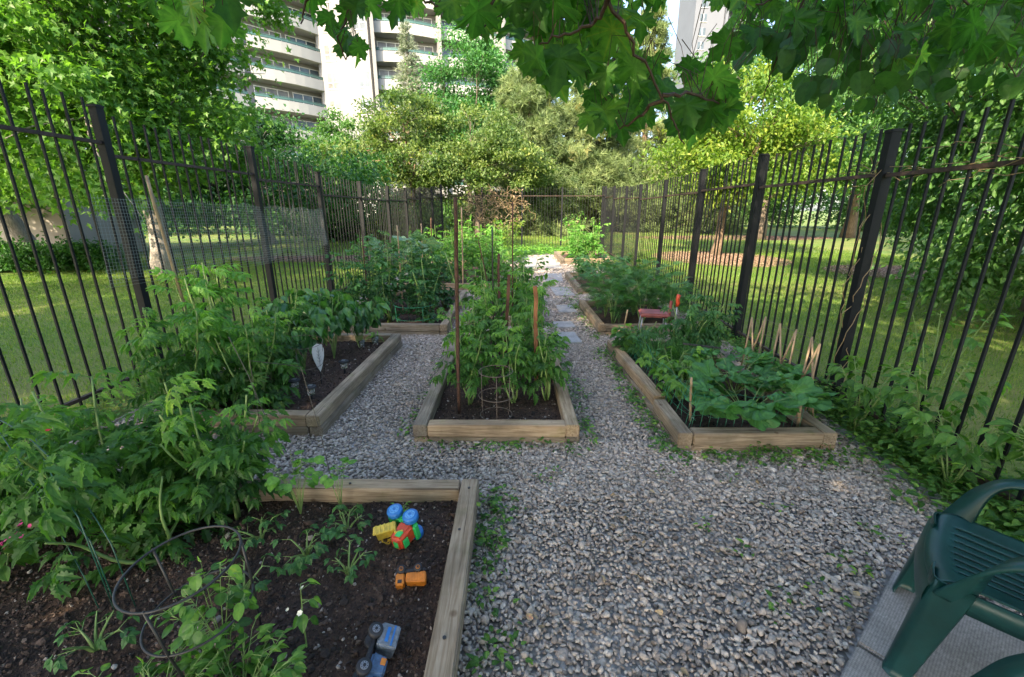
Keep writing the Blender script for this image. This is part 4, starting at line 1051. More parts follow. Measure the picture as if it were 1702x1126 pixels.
fb.build('crown', M['overhead'], root); lb.build('limbs', M['bark'], root, smooth=True)
bb.build('twigs', M['redtwig'], root); fo.build('hanging_leaves', M['overhead'], root)
tag(fr.build('round_leaves', M['roundleaf'], root), 'cluster of small rounded leaves')

tree('shade_tree', 'unseen tree added behind the photographer on the left to shade the left lawn', (-13.5, -3.5, 0), [((-13.3, -3, 6.6), (5.2, 3, 4.6)), ((-10, -2.6, 4.4), (3, 2, 2.6))], T['maple_lo'], 'darktree', .24, 12500, .25, 'bark', 200, .6, .3, seed=71)  # added out of view so its leaves throw patchy shade on the left lawn

# ------------------------------------------------------------------ vegetable plants
def tomato(x, y, h, label, spread=.3, nst=3, nleaf=70, size=.26, mat='tomato', seed=0, z0=.06, lo=False, group='tomato plants in the beds', lean=(0, 0), name='tomato_plant', stem='stem', cat='tomato plant', lowcut=.12):
    r = np.random.RandomState(1000 + seed); root = thing(name, label, cat, (x, y, z0), group=group)
    sb = Batch(); P_ = []; D_ = []
    for s in range(nst):
        a = r.uniform(0, 6.283); k = 9; hh = h * (1 if s == 0 else r.uniform(.7, .98)); sp = spread * (0.25 if s == 0 else r.uniform(.5, 1))
        pts = []
        for i in range(k + 1):
            t = i / k
            pts.append(Vector((math.cos(a) * sp * t ** .8 + .025 * math.sin(5 * t + s) + lean[0] * t, math.sin(a) * sp * t ** .8 + .025 * math.cos(6 * t + s) + lean[1] * t, hh * t)))
        sb.tube(pts, [.0095 * (1 - .6 * i / k) for i in range(k + 1)], 6)
        m_ = nleaf // nst
        for j in range(m_):
            t = r.uniform(lowcut, 1.0); i0 = min(k - 1, int(t * k)); p = pts[i0].lerp(pts[i0 + 1], t * k - i0)
            az = r.uniform(0, 6.283); el = r.uniform(-.25, .75) + .35 * (t > .85)
            P_.append(tuple(p)); D_.append((math.cos(az), math.sin(az), el))
    P_ = np.array(P_); D_ = np.array(D_); N = len(P_); R = frames(D_, np.tile([0, 0, 1.0], (N, 1)) + r.normal(0, .42, (N, 3)))
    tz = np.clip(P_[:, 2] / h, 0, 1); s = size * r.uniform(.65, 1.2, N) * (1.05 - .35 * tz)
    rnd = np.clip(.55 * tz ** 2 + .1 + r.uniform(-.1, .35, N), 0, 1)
    fb = Batch(); tl = T['tomlo'] if lo else T['tom']; ch = r.randint(0, len(tl), N)
    for i, t in enumerate(tl): m_ = ch == i; fb.add(t, R[m_], P_[m_], s[m_], rnd[m_])
    fb.build('foliage', M[mat], root); sb.build('stem', M[stem], root, smooth=True)
    return root

def leafy(x, y, h, label, rad, nleaf, size, leaf='ovate', mat='pepper', seed=0, z0=.06, droop=.5, cat='plant', name='leafy_plant', group=None, up=.8, petiole=True, flower=None, nstem=5, lowz=.25, sr=1.0):
    r = np.random.RandomState(2000 + seed); root = thing(name, label, cat, (x, y, z0), group=group)
    sb = Batch(); fb = Batch(); P_ = []; D_ = []
    stems = []
    for s in range(nstem):
        a = 6.283 * s / nstem + r.uniform(-.5, .5); e = Vector((math.cos(a) * rad * r.uniform(.3, .9), math.sin(a) * rad * r.uniform(.3, .9), h * r.uniform(.75, 1)))
        pts = [Vector((0, 0, -.01)), e * .35 + Vector((0, 0, h * .12)), e * .7 + Vector((0, 0, h * .08)), e]; sb.tube(pts, [.006 * sr, .005 * sr, .0035 * sr, .002 * sr], 5); stems.append(pts)
    for j in range(nleaf):
        pts = stems[r.randint(nstem)]; t = r.uniform(lowz, 1) * 3; i0 = min(2, int(t)); p = pts[i0].lerp(pts[i0 + 1], t - i0)
        az = math.atan2(p.y, p.x) + r.normal(0, 1.0); o = Vector((math.cos(az), math.sin(az), r.uniform(-.1, .6))) * size * r.uniform(.3, .8)
        q = p + o; 
        if petiole: sb.tube([p, q], [.0018, .0012], 3)
        P_.append(tuple(q)); D_.append((math.cos(az), math.sin(az), -droop + r.normal(0, .35)))
    P_ = np.array(P_); D_ = np.array(D_); P_[:, 2] = np.maximum(P_[:, 2], .015); N = nleaf
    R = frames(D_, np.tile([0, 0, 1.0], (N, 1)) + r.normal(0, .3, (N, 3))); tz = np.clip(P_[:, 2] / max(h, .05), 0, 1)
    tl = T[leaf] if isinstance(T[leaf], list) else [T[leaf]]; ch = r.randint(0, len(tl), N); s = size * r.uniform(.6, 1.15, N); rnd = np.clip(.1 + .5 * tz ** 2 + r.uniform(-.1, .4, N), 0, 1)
    for i, t in enumerate(tl): m_ = ch == i; fb.add(t, R[m_], P_[m_], s[m_], rnd[m_])
    fb.build('foliage', M[mat], root); sb.build('stem', M['stem'], root)
    if flower:
        fm, nf, fs = flower; fl = Batch(); idx = r.randint(0, N, nf); pos = P_[idx] + np.array([0, 0, .05]) + r.normal(0, .02, (nf, 3)); pos[:, 2] = np.maximum(pos[:, 2], h * .6)
        fl.add(T['flower'], frames(rdir(nf, -.3, .5, r), np.tile([0, -.5, 1.0], (nf, 1)) + r.normal(0, .4, (nf, 3))), pos, fs * r.uniform(.7, 1.2, nf), r.uniform(0, 1, nf)); fl.build('flowers', M[fm], root)
    return root

# near bed (left foreground)
tomato(-1.95, 1.8, .78, 'large tomato plant in the nearest bed beside the left end of its far timber', .40, 6, 130, .235, seed=1, lowcut=.2)
tomato(-2.45, 1.85, .62, 'tomato plant in the nearest bed closest to the left fence', .36, 6, 110, .22, seed=2)
tomato(-1.45, 1.88, .66, 'tomato plant in the nearest bed leaning over its far timber', .26, 5, 80, .21, seed=3, lowcut=.3)
tomato(-1.62, 1.62, .40, 'low spreading tomato plant behind the black wire cage', .34, 4, 60, .20, seed=4, mat='tomato')
tomato(-2.5, 1.6, .44, 'tomato plant in the nearest bed behind the pink flowers', .34, 5, 66, .2, seed=5)
tomato(-1.62, 2.0, .72, 'slender tomato plant in the nearest bed standing against the middle of its far timber', .3, 5, 80, .2, seed=6, stem='palestem')
leafy(-1.12, 1.92, .34, 'pale bean seedlings with thin yellow stems beside the far timber of the nearest bed', .17, 44, .055, 'round', 'tomato_bright', 1, cat='bean plant', name='bean_plant', nstem=9, lowz=.45, sr=.4, droop=.1)
leafy(-.92, 1.96, .30, 'thin-stemmed bean seedling left of the toy dump truck timber', .1, 20, .05, 'round', 'tomato_bright', 2, cat='bean plant', name='bean_plant', nstem=5, lowz=.5, sr=.4, droop=.1)
leafy(-2.22, 1.5, .26, 'pink flowering plant at the left edge of the nearest bed', .2, 60, .08, 'ovate', 'weed', 3, flower=('pinkflower', 60, .026), cat='flower', name='flowering_plant')
leafy(-2.95, 2.3, .26, 'small red flowered plant at the foot of the left fence', .2, 34, .08, 'ovate', 'weed', 4, flower=('redflower', 12, .035), cat='flower', name='flowering_plant')
straw = [(-.95, 1.62, 'strawberry plant in the middle of the nearest bed'), (-.72, 1.52, 'small strawberry plant left of the orange toy truck'), (-1.22, 1.72, 'strawberry plant between the cage and the far timber'), (-1.52, 1.18, 'bluish strawberry plant left of the black wire cage'),
         (-1.12, 1.42, 'strawberry plant just beyond the top ring of the black cage'), (-.82, 1.78, 'tiny strawberry plant left of the toy dump truck')]
for i, (x, y, lb_) in enumerate(straw): leafy(x, y, .10, lb_, .12, 15 + 3 * (i % 3), .062 if i != 1 else .05, 'bean', 'strawberry', 10 + i, z0=.06, cat='strawberry plant', name='strawberry_plant', droop=.15, group='strawberry plants in the nearest bed', nstem=6, lowz=.5)
leafy(-.58, 1.88, .07, 'tiny bright weed behind the blue wheel of the toy dump truck', .06, 20, .035, 'ovate', 'tomato_bright', 20, cat='weed', name='weed_plant')
leafy(-.86, .98, .17, 'bright bushy weed at the bottom edge beside the toy pickup', .26, 260, .042, 'ovate', 'weed', 21, cat='weed', name='weed_plant', droop=0, nstem=22, sr=.35)
leafy(-1.08, .92, .2, 'broad bright weed in front of the black wire cage', .26, 260, .042, 'ovate', 'weed', 22, cat='weed', name='weed_plant', droop=0, nstem=22, sr=.35)
leafy(-.66, .9, .10, 'low round-leaved weed left of the toy pickup cab', .16, 110, .035, 'ovate', 'weed', 23, cat='weed', name='weed_plant', droop=.0, nstem=14, sr=.35)
leafy(-1.0, 1.12, .42, 'spindly pale weed growing up inside the black wire cage', .16, 90, .042, 'round', 'tomato', 24, cat='weed', name='weed_plant', sr=.35, nstem=9)
leafy(-.76, 1.2, .34, 'single tall thin weed with a seed head right of the black cage', .03, 9, .05, 'ovate', 'weed', 25, cat='weed', name='weed_plant', nstem=1, sr=.5, flower=('whiteflower', 3, .02))
# left bed
tomato(-2.32, 3.3, 1.12, 'tallest tomato plant in the left bed, bright at its top beside the bamboo cane', .34, 7, 170, .21, seed=10, z0=.09, mat='tomato_bright', stem='palestem')
tomato(-2.5, 2.98, .86, 'tomato plant at the front left corner of the left bed', .34, 5, 110, .21, seed=11, z0=.09)
tomato(-1.98, 3.1, .82, 'tomato plant in the left bed nearest its front timber', .26, 5, 90, .2, seed=12, z0=.09)
tomato(-2.15, 3.65, .78, 'tomato plant in the left bed behind the white marker', .28, 5, 90, .2, seed=13, z0=.09)
pep = [(-2.05, 3.98, .6, 'pepper plant in the left bed nearest the white marker'), (-1.9, 4.35, .66, 'bushy pepper plant in the middle of the left bed'), (-2.3, 4.3, .74, 'pepper plant close to the fence in the left bed'), (-1.74, 4.68, .64, 'pepper plant leaning over the clear cup'), (-2.15, 4.75, .72, 'pepper plant at the back of the left bed')]
for i, (x, y, h, lb_) in enumerate(pep): leafy(x, y, h, lb_, .28, 135, .125, 'ovate', 'pepper', 30 + i, z0=.09, cat='pepper plant', name='pepper_plant', droop=.9, group='pepper plants in the left bed', nstem=7, lowz=.4)
# second left bed: dark dense
tl = ['nearest', 'second', 'third', 'fourth', 'fifth', 'sixth']
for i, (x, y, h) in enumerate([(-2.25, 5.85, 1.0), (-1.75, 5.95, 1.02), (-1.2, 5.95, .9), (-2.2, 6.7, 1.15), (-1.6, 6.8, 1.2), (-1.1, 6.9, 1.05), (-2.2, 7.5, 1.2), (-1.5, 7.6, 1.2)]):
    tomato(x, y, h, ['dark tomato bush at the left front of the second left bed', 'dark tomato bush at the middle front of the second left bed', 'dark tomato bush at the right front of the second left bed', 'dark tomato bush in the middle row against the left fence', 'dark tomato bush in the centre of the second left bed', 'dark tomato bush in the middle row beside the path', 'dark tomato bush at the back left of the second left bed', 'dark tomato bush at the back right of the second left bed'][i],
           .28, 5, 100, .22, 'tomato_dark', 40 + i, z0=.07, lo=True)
leafy(-1.75, 7.2, 1.3, 'plant with very large pale bluish leaves rising above the dark tomato bushes', .32, 15, .27, 'squash', 'eggplant', 49, droop=.5, cat='squash plant', name='squash_plant', lowz=.6)
for i, (x, y, h) in enumerate([(-1.9, 9.3, 1.1), (-1.2, 9.3, 1.15), (-.6, 9.5, 1.05), (-1.8, 10.6, 1.2), (-1.0, 10.8, 1.25), (-.5, 11.2, 1.15), (-1.4, 12.2, 1.25), (-.55, 12.6, 1.2)]):
    tomato(x, y, h, ['bright tomato bush at the front left of the far left bed', 'bright tomato bush at the front centre of the far left bed', 'bright tomato bush at the front right of the far left bed', 'bright tomato bush against the fence in the far left bed', 'bright tomato bush in the heart of the far left bed', 'bright tomato bush beside the path in the far left bed', 'bright tomato bush behind the others in the far left bed', 'bright tomato bush at the back right corner of the far left bed'][i],
           .34, 5, 90, .26, 'tomato_bright' if i > 2 else 'tomato', 60 + i, z0=.07, lo=True)
leafy(-.1, 14.2, 1.3, 'yellowish sunlit shrub left of the far paving', .45, 260, .12, 'hexleaf', 'yellowtree', 70, droop=.2, cat='shrub', name='shrub', nstem=12)
# middle bed
for i, (x, y, h, sp) in enumerate([(-.36, 3.28, .70, .2), (.0, 3.3, .62, .16), (.28, 3.36, .60, .16), (-.36, 3.8, .74, .28), (.16, 3.75, .72, .26), (-.1, 4.3, .82, .28), (.3, 4.4, .80, .24), (-.35, 4.7, .84, .28), (.2, 4.9, .95, .26)]):
    tomato(x, y, h, ['tomato plant at the front left of the middle bed beside the tall rusty stake', 'tomato plant inside the wire cage of the middle bed', 'tomato plant at the front right of the middle bed', 'tomato plant behind the rusty stake in the middle bed', 'tomato plant between the two short posts of the middle bed', 'tomato plant in the heart of the middle bed', 'tomato plant hanging over the right timber of the middle bed', 'tomato plant at the back left of the middle bed', 'tall tomato plant at the back right of the middle bed'][i],
           sp, 4, 44 if i < 3 else 58, .2, 'tomato', 80 + i, z0=.06, lowcut=.3)
for i, (x, y, h) in enumerate([(-.35, 6.3, .95), (.2, 6.3, .98), (-.2, 7.1, .95), (.25, 7.3, .9)]):
    tomato(x, y, h, ['tomato plant at the front left of the bed behind the middle one', 'tomato plant at the front right of the bed behind the middle one', 'tomato plant at the back left of the bed behind the middle one', 'tomato plant at the back right of the bed behind the middle one'][i], .28, 4, 70, .24, 'tomato', 95 + i, lo=True)
# right bed
leafy(1.78, 2.98, .27, 'squash plant with large lobed leaves at the front of the right bed', .36, 44, .19, 'squash', 'squash', 110, droop=.15, cat='squash plant', name='squash_plant', nstem=14, lowz=.6, group='squash plants in the right bed')
leafy(1.9, 3.4, .32, 'squash plant behind the front one, beside the bamboo trellis', .3, 36, .19, 'squash', 'squash', 111, droop=.1, cat='squash plant', name='squash_plant', nstem=12, lowz=.6, group='squash plants in the right bed')
leafy(1.42, 3.35, .30, 'bean plant spreading over the left timber of the right bed', .24, 70, .12, 'bean', 'tomato', 112, cat='bean plant', name='bean_plant', nstem=10, droop=.1)
leafy(1.5, 3.75, .32, 'bean plant between the squash and the chives', .24, 60, .12, 'bean', 'tomato', 113, cat='bean plant', name='bean_plant', nstem=10, droop=.1)
def clump(x, y, h, rad, n, label, mat='dill', seed=0, w=.006, z0=.06, name='chive_clump', cat='chives', bend=.5):
    r = np.random.RandomState(3000 + seed); root = thing(name, label, cat, (x, y, z0)); N = n; a = r.uniform(0, 6.283, N); q = np.sqrt(r.uniform(0, 1, N)) * rad
    P_ = np.stack([q * np.cos(a), q * np.sin(a), np.zeros(N)], 1); D_ = np.stack([np.cos(a) * bend * q / rad + r.normal(0, .15, N), np.sin(a) * bend * q / rad + r.normal(0, .15, N), np.ones(N)], 1)
    s = h * r.uniform(.6, 1.1, N); fb = Batch(); fb.add(T['blade'], frames(D_, rdir(N, -.2, .2, r)), P_, np.stack([w * r.uniform(.7, 1.3, N), s, s], 1), r.uniform(0, 1, N)); fb.build('foliage', M[mat], root); return root
clump(1.5, 4.1, .42, .16, 260, 'clump of grassy chives left of the dark plastic edging', seed=1)
clump(1.75, 3.95, .38, .14, 200, 'clump of chives behind the squash leaves', seed=2)
for i, (x, y, h) in enumerate([(1.85, 4.35, .66), (2.1, 4.55, .72), (1.42, 4.5, .38)]):
    tomato(x, y, h, ['tomato plant behind the chives in the right bed', 'tomato plant by the fence at the back of the right bed', 'tomato plant beside the red stool'][i], .26, 5, 80, .2, 'tomato_dark', 120 + i)
leafy(1.27, 4.55, .35, 'lettuce-like pale plant at the back left of the right bed', .12, 40, .10, 'round', 'tomato', 123, cat='plant', name='leafy_plant')
# feathery bed
FE = [(1.4, 5.8, .6), (1.8, 5.8, .68), (2.2, 5.9, .62), (1.4, 6.3, .7), (1.85, 6.4, .8), (2.2, 6.5, .72), (1.4, 6.9, .74), (1.85, 7.0, .8)]
for i, (x, y, h) in enumerate(FE):
    leafy(x, y, h, ['feathery dill plant at the front left corner of its bed', 'feathery dill plant in the middle of the front row', 'feathery dill plant at the front beside the right fence', 'feathery dill plant in the left of the second row by the path', 'feathery dill plant in the centre of the bed', 'feathery dill plant in the second row by the fence', 'feathery dill plant at the back by the path', 'feathery dill plant at the back by the fence'][i],
          .34, 170, .2, 'feather', 'dill', 130 + i, droop=-.2, cat='dill plant', name='dill_plant', group='feathery dill plants in the right second bed', nstem=10, lowz=.25, petiole=False)
for i, (x, y, h) in enumerate([(1.65, 8.9, .6), (2.2, 9.2, .7), (1.7, 9.9, .6)]):
    leafy(x, y, h, ['leafy plant at the front of the narrow right bed', 'leafy plant by the fence in the narrow right bed', 'leafy plant at the back of the narrow right bed'][i], .32, 150, .13, 'hexleaf', 'dill', 140 + i, droop=.2, name='leafy_plant', nstem=10)
for i, (x, y, h) in enumerate([(1.95, 13.7, 1.05), (2.5, 13.9, 1.1), (2.2, 14.7, 1.15)]):
    tomato(x, y, h, ['sunlit tomato plant at the front left of the far right bed', 'sunlit tomato plant at the front right of the far right bed', 'sunlit tomato plant at the back of the far right bed'][i], .36, 6, 110, .26, 'tomato_bright', 145 + i, z0=.11, lo=True)
# rose bush behind the rear fence
leafy(2.75, 19.8, 1.6, 'rose bush with a pink bloom behind the rear fence', .55, 260, .12, 'hexleaf', 'tomato_bright', 150, droop=.1, cat='rose bush', name='rose_bush', flower=('pinkflower', 9, .20), nstem=12, z0=0)
leafy(4.1, 20.2, 1.3, 'bright shrub right of the rose bush', .6, 300, .13, 'hexleaf', 'tomato_bright', 151, droop=.1, cat='shrub', name='shrub', nstem=12, z0=0)

# ground cover and weeds
def weeds(name, label, pts, size, mat, n_per, h, seed, tm='ovate', spread=.06):
    r = np.random.RandomState(seed); k = len(pts); pts = np.array(pts); w = np.repeat(np.arange(k), n_per); N = len(w)
    off = r.normal(0, spread, (N, 3)) * [1, 1, 0]; pos = np.zeros((N, 3)); pos[:, :2] = pts[w, :2] + off[:, :2]; pos[:, 2] = np.abs(r.normal(0, h * .55, N)) * np.exp(-(np.hypot(off[:, 0], off[:, 1]) / (spread * 2)) ** 2) + .02
    az = np.arctan2(off[:, 1], off[:, 0]) + r.normal(0, .8, N); D_ = np.stack([np.cos(az), np.sin(az), r.uniform(-.2, .7, N)], 1)
    b = Batch(); b.add(T[tm], frames(D_, np.tile([0, 0, 1.0], (N, 1)) + r.normal(0, .3, (N, 3))), pos, size * r.uniform(.5, 1.2, N), r.uniform(0, 1, N))
    for i in range(0, N, 3): b.tube([(pts[w[i], 0], pts[w[i], 1], 0), tuple(pos[i])], [.0015, .001], 3, .3)
    return tag(b.build(name, M[mat]), label, name.replace('_', ' '), kind='stuff')
wp = []
for _ in range(24): wp.append((random.gauss(-.12, .04), random.uniform(1.1, 2.15)))
for _ in range(14): wp.append((random.uniform(-.75, .6), 2.69 + random.gauss(0, .03)))
for _ in range(70): wp.append((1.08 + random.gauss(0, .04), random.uniform(2.6, 5)))
for _ in range(45): wp.append((random.uniform(1.1, 2.4), 2.56 + random.gauss(0, .05)))
for _ in range(80): wp.append((random.choice([.53, .56, -.75]) + random.gauss(0, .03), random.uniform(2.7, 6)))
for _ in range(50): wp.append((1.1 + random.gauss(0, .05), random.uniform(5.3, 9)))
weeds('weeds', 'small green weeds along the timber edges and in the gravel', wp, .035, 'weed', 9, .05, 1, spread=.035)
wp = [(p.x, p.y) for p in [G(x, y) for x, y in ((900, 800), (925, 795), (830, 870), (825, 940), (1140, 760), (1390, 775), (1290, 850), (1400, 930), (1420, 950), (1320, 1000), (1290, 1020), (1180, 880), (1450, 890), (815, 1010), (1050, 700), (800, 965), (1210, 800), (1330, 760), (1100, 790), (1230, 920), (1370, 990), (1480, 900))]]
weeds('gravel_weeds', 'scattered small weeds growing through the gravel', wp, .028, 'weed', 8, .05, 2, spread=.03)
wp = []
for _ in range(240):
    y = random.uniform(.6, 3.6); wp.append((xr(y) - abs(random.gauss(0, .22)) + .12, y))
weeds('ground_cover', 'leafy ground cover spreading from the foot of the right fence', wp, .05, 'weed', 22, .20, 3, 'ovate', .09)
wp = []
for _ in range(260):
    y = random.uniform(3.6, 13); wp.append((xr(y) - abs(random.gauss(0, .12)) - .05, y))
for _ in range(220):
    y = random.uniform(1.5, 13); wp.append((xl(y) + abs(random.gauss(0, .18)) + .1, y))
weeds('fence_weeds', 'low weeds along the foot of the side fences', wp, .05, 'weed', 14, .09, 4, 'ovate', .08)
wp = [(random.uniform(.3, 3.4), random.uniform(16.2, 18.8)) for _ in range(200)] + [(random.uniform(-2.8, .3), random.uniform(13.8, 18.6)) for _ in range(260)]
weeds('far_weeds', 'tangled low greenery at the far end of the garden', wp, .10, 'tomato_bright', 16, .22, 5, 'hexleaf', .14)

# vine saplings by the right fence, near the chairs
for i, (x, y, h, lb_) in enumerate([(2.72, 2.55, .7, 'thin leafy sapling climbing the right fence beside its first post'), (2.85, 1.9, .65, 'leafy sapling by the fence behind the green chair'), (2.62, 2.95, .6, 'low leafy sapling at the front corner of the right bed'), (3.0, 1.4, .8, 'leafy sapling at the right edge behind the green chair'), (2.6, 2.2, .5, 'broad-leaved sapling where the gravel meets the fence')]):
    leafy(x, y, h, lb_, .3, 110, .085, 'ovate', 'weed', 160 + i, z0=0, droop=.25, cat='sapling', name='sapling', group='saplings along the right fence', nstem=5, lowz=.2)
leafy(3.15, 3.0, 1.0, 'wispy sapling just outside the right fence', .35, 80, .08, 'ovate', 'weed', 170, z0=0, droop=.2, cat='sapling', name='sapling', nstem=6)
# dried vine on the rear fence and thin vine on the right fence
b = Batch(); fb = Batch(); r = np.random.RandomState(9)
for i in range(70):
    x = r.uniform(-1.9, .4); z = r.uniform(1.2, 2.5); pts = []
    a = r.uniform(0, 6.28)
    for k in range(8):
        pts.append((x, 18.62 + r.normal(0, .03), z)); x += r.normal(0, .12) + .05 * math.cos(a); z += r.normal(-.05, .12)
    b.tube(pts, .007, 4)
root = thing('dried_vine', 'tangled dry brown vine on the rear fence', 'vine', (-.7, 18.6, 0)); ob = b.build('stem', M['drygrass'], root, loc=(.7, -18.6, 0))
N = 260; P_ = np.stack([r.uniform(-1.3, 1.2, N), r.normal(0, .08, N), r.uniform(.9, 2.5, N)], 1); fb.add(T['hexleaf'], frames(rdir(N, -1, .3, r), rdir(N, -.3, 1, r)), P_, .08 * r.uniform(.5, 1.2, N), r.uniform(0, 1, N)); fb.build('dry_leaves', M['drygrass'], root)
root = thing('climbing_vine', 'thin dry vine wound round the nearest right fence post', 'vine', (xr(3.46), 3.46, 0)); b = Batch()
for s in range(4):
    pts = []; 
    for k in range(26):
        t = k / 25; a = t * 9 + s * 1.7; pts.append((.055 * math.cos(a) + .02 * r.normal(), .055 * math.sin(a) + .03 * s * t, .1 + 1.9 * t))
    b.tube(pts, .003, 4)
for s in range(9):
    y = r.uniform(-1.6, 1.6); z = 1.85 + r.normal(0, .04); pts = [(.062 * y + r.normal(0, .02), y, z)]
    for k in range(9): y += r.uniform(.04, .14) * (1 if s % 2 else -1); z += r.normal(0, .018); pts.append((.062 * y + r.normal(0, .02), y, z))
    b.tube(pts, .003, 4)
b.build('stem', M['drygrass'], root)

# ------------------------------------------------------------------ stakes, cages, trellis
def stake(base, top, rad, mat, label, name='plant_stake', sides=8, square=False):
    base, top = Vector(base), Vector(top); b = Batch(); d = top - base
    k = 8; pts = [d * (i / k) + Vector((random.gauss(0, rad * .12), random.gauss(0, rad * .12), 0)) for i in range(k + 1)]
    b.tube(pts, [rad * random.uniform(.93, 1.05) for _ in pts], 4 if square else sides)
    o = b.build(name, M[mat], smooth=not square); o.location = base; return tag(o, label, 'stake', 'stakes among the vegetables')
def stake_px(bx_, by_, tx, ty, z0, rad, mat, label, **k):
    p = G(bx_, by_, z0); stake(p, at(tx, ty, p.y), rad, mat, label, **k)
stake_px(763, 690, 757, 328, .04, .0145, 'rust', 'tallest rusty stake at the front left of the middle bed')
stake((-.12, 4.9, .05), at(795, 400, 4.9), .006, 'rust', 'short thin dark stake left of the thin black stake in the middle bed')
stake((at(818, 375, 4.5).x, 4.5, .05), at(818, 378, 4.5), .008, 'black_wire', 'thin black stake rising from the middle of the centre bed')
stake((at(852, 345, 5.0).x, 5.0, .05), at(852, 335, 5.0), .008, 'stake_dark', 'tall thin brown stake at the back of the middle bed')
stake((at(838, 530, 4.0).x, 4.0, .05), at(846, 457, 4.0), .022, 'stake_dark', 'short dark brown square post leaning in the middle bed', square=True)
stake((at(892, 600, 3.65).x, 3.65, .05), at(890, 476, 3.65), .024, 'stake_orange', 'short orange-brown square post on the right of the middle bed', square=True)
stake((at(829, 500, 6.2).x, 6.2, .05), at(829, 422, 6.2), .026, 'stake_dark', 'dark reddish square post in the bed behind the middle one', square=True)
stake((at(768, 420, 8.5).x, 8.5, .05), at(767, 345, 8.5), .014, 'bamboo', 'grey bamboo pole behind the tall rusty stake')
stake((at(700, 400, 9).x, 9, .05), at(700, 372, 9), .012, 'bamboo', 'bamboo pole among the bright tomato bushes')
stake((at(663, 420, 6.5).x, 6.5, .05), at(660, 375, 6.5), .010, 'bamboo', 'thin pole in the dark bushes beside the pale leaves')
stake((at(716, 400, 10.5).x, 10.5, .05), at(716, 362, 10.5), .012, 'rust', 'thin brown pole behind the bright tomato bushes')
stake((at(602, 400, 6).x, 6.0, .05), at(602, 398, 6.0), .009, 'rust', 'dark pole in the second left bed near the fence')
stake((-2.55, 3.35, .05), at(243, 292, 3.35), .011, 'bamboo', 'long bamboo cane leaning above the left bed tomatoes')
stake_px(1147, 705, 1149, 628, .05, .010, 'bamboo', 'short pale stake at the front left of the right bed')
stake_px(1345, 690, 1352, 612, .05, .010, 'bamboo', 'brown stake at the front right of the right bed')
stake((at(1329, 700, 2.85).x, 2.85, .05), at(1331, 660, 2.85), .013, 'bamboo', 'short stub of stake inside the right front corner of the right bed')
stake((1.25, 4.75, .05), at(1043, 515, 4.75), .009, 'bamboo', 'thin grey stake at the back left of the right bed')
stake((-.33, 4.25, .05), at(740, 420, 4.25), .005, 'stem', 'slim green stake among the middle bed tomatoes')

def cage(name, label, c, rings, legs, mat, rad, tilt=(0, 0), rr=.003):
    root = thing(name, label, 'plant cage', c, rot=(tilt[0], tilt[1], 0)); 
    for z, R_ in rings:
        b = Batch(); b.tube([(R_ * math.cos(a), R_ * math.sin(a), z) for a in np.linspace(0, 2 * math.pi, 41)], rr, 6); b.build('ring', M[mat], root, smooth=True)
    for k in range(legs):
        a = 6.283 * k / legs + .6; b = Batch(); zt = rings[0][0]; z1_ = rings[-1][0]
        b.tube([(rings[0][1] * math.cos(a), rings[0][1] * math.sin(a), zt + .005), (rings[-1][1] * math.cos(a), rings[-1][1] * math.sin(a), z1_), (rings[-1][1] * .8 * math.cos(a), rings[-1][1] * .8 * math.sin(a), -.03)], rr, 6); b.build('leg', M[mat], root, smooth=True)
    return root
cage('tomato_cage', 'black two-ring plant cage standing tilted in the nearest bed', (-1.02, 1.13, .06), [(.46, .165), (.27, .155)], 3, 'black_wire', .17, (RAD(3), RAD(-4)), .004)
cage('tomato_cage', 'grey wire tomato cage at the front of the middle bed', (-.12, 2.98, .06), [(.40, .125), (.21, .13), (.05, .12)], 3, 'grey_wire', .12, (0, 0), .0028)
cage('tomato_cage', 'green wire cage round the plants in the second left bed', (-1.35, 5.85, .06), [(.30, .28), (.12, .27)], 4, 'net', .12, (0, 0), .003)
cage('tomato_cage', 'pale wire cage leaning behind the solar lights', (-1.85, 3.6, .09), [(.42, .16), (.22, .15), (.08, .14)], 3, 'grey_wire', .12, (RAD(5), RAD(5)), .002)
# green hoops at the left edge
root = thing('wire_hoop_cage', 'dark green wire hoops leaning over the tomatoes at the left edge', 'plant cage', (-2.2, 1.5, .06))
for i, (a, m_, c) in enumerate([((-10, 695), (80, 725), (185, 905)), ((-20, 760), (60, 790), (150, 900)), ((60, 730), (75, 780), (130, 860)), ((-15, 700), (40, 770), (140, 960))]):
    p0, p1, p2 = at(*a, 1.75), at(*m_, 1.6), at(*c, 1.35); b = Batch(); pts = []
    for t in np.linspace(0, 1, 18): q = p0 * (1 - t) ** 2 + p1 * 2 * t * (1 - t) + p2 * t * t; pts.append(q - Vector((-2.2, 1.5, .06)))
    lowp = pts[-1].copy(); lowp.z = -.05; lowp.x += .02; pts.append(lowp)
    b.tube(pts, .0024, 6); b.build('hoop', M['green_wire'], root, smooth=True)
# thin leaning wires over the near bed
root = thing('wire_support', 'thin dark wire plant support standing over the far timber of the nearest bed', 'wire support', (-1.25, 2.0, .05))
for a, c in (((500, 610), (555, 815)), ((415, 600), (440, 790)), ((380, 560), (440, 690)), ((500, 610), (415, 600))):
    b = Batch(); p0, p1 = at(*a, 2.15), at(*c, 2.02); b.tube([p0 - Vector((-1.25, 2, .05)), (p0 + p1) / 2 - Vector((-1.25, 2, .05)) + Vector((.01, 0, 0)), p1 - Vector((-1.25, 2, .05))], .0018, 4); b.build('wire', M['black_wire'], root)

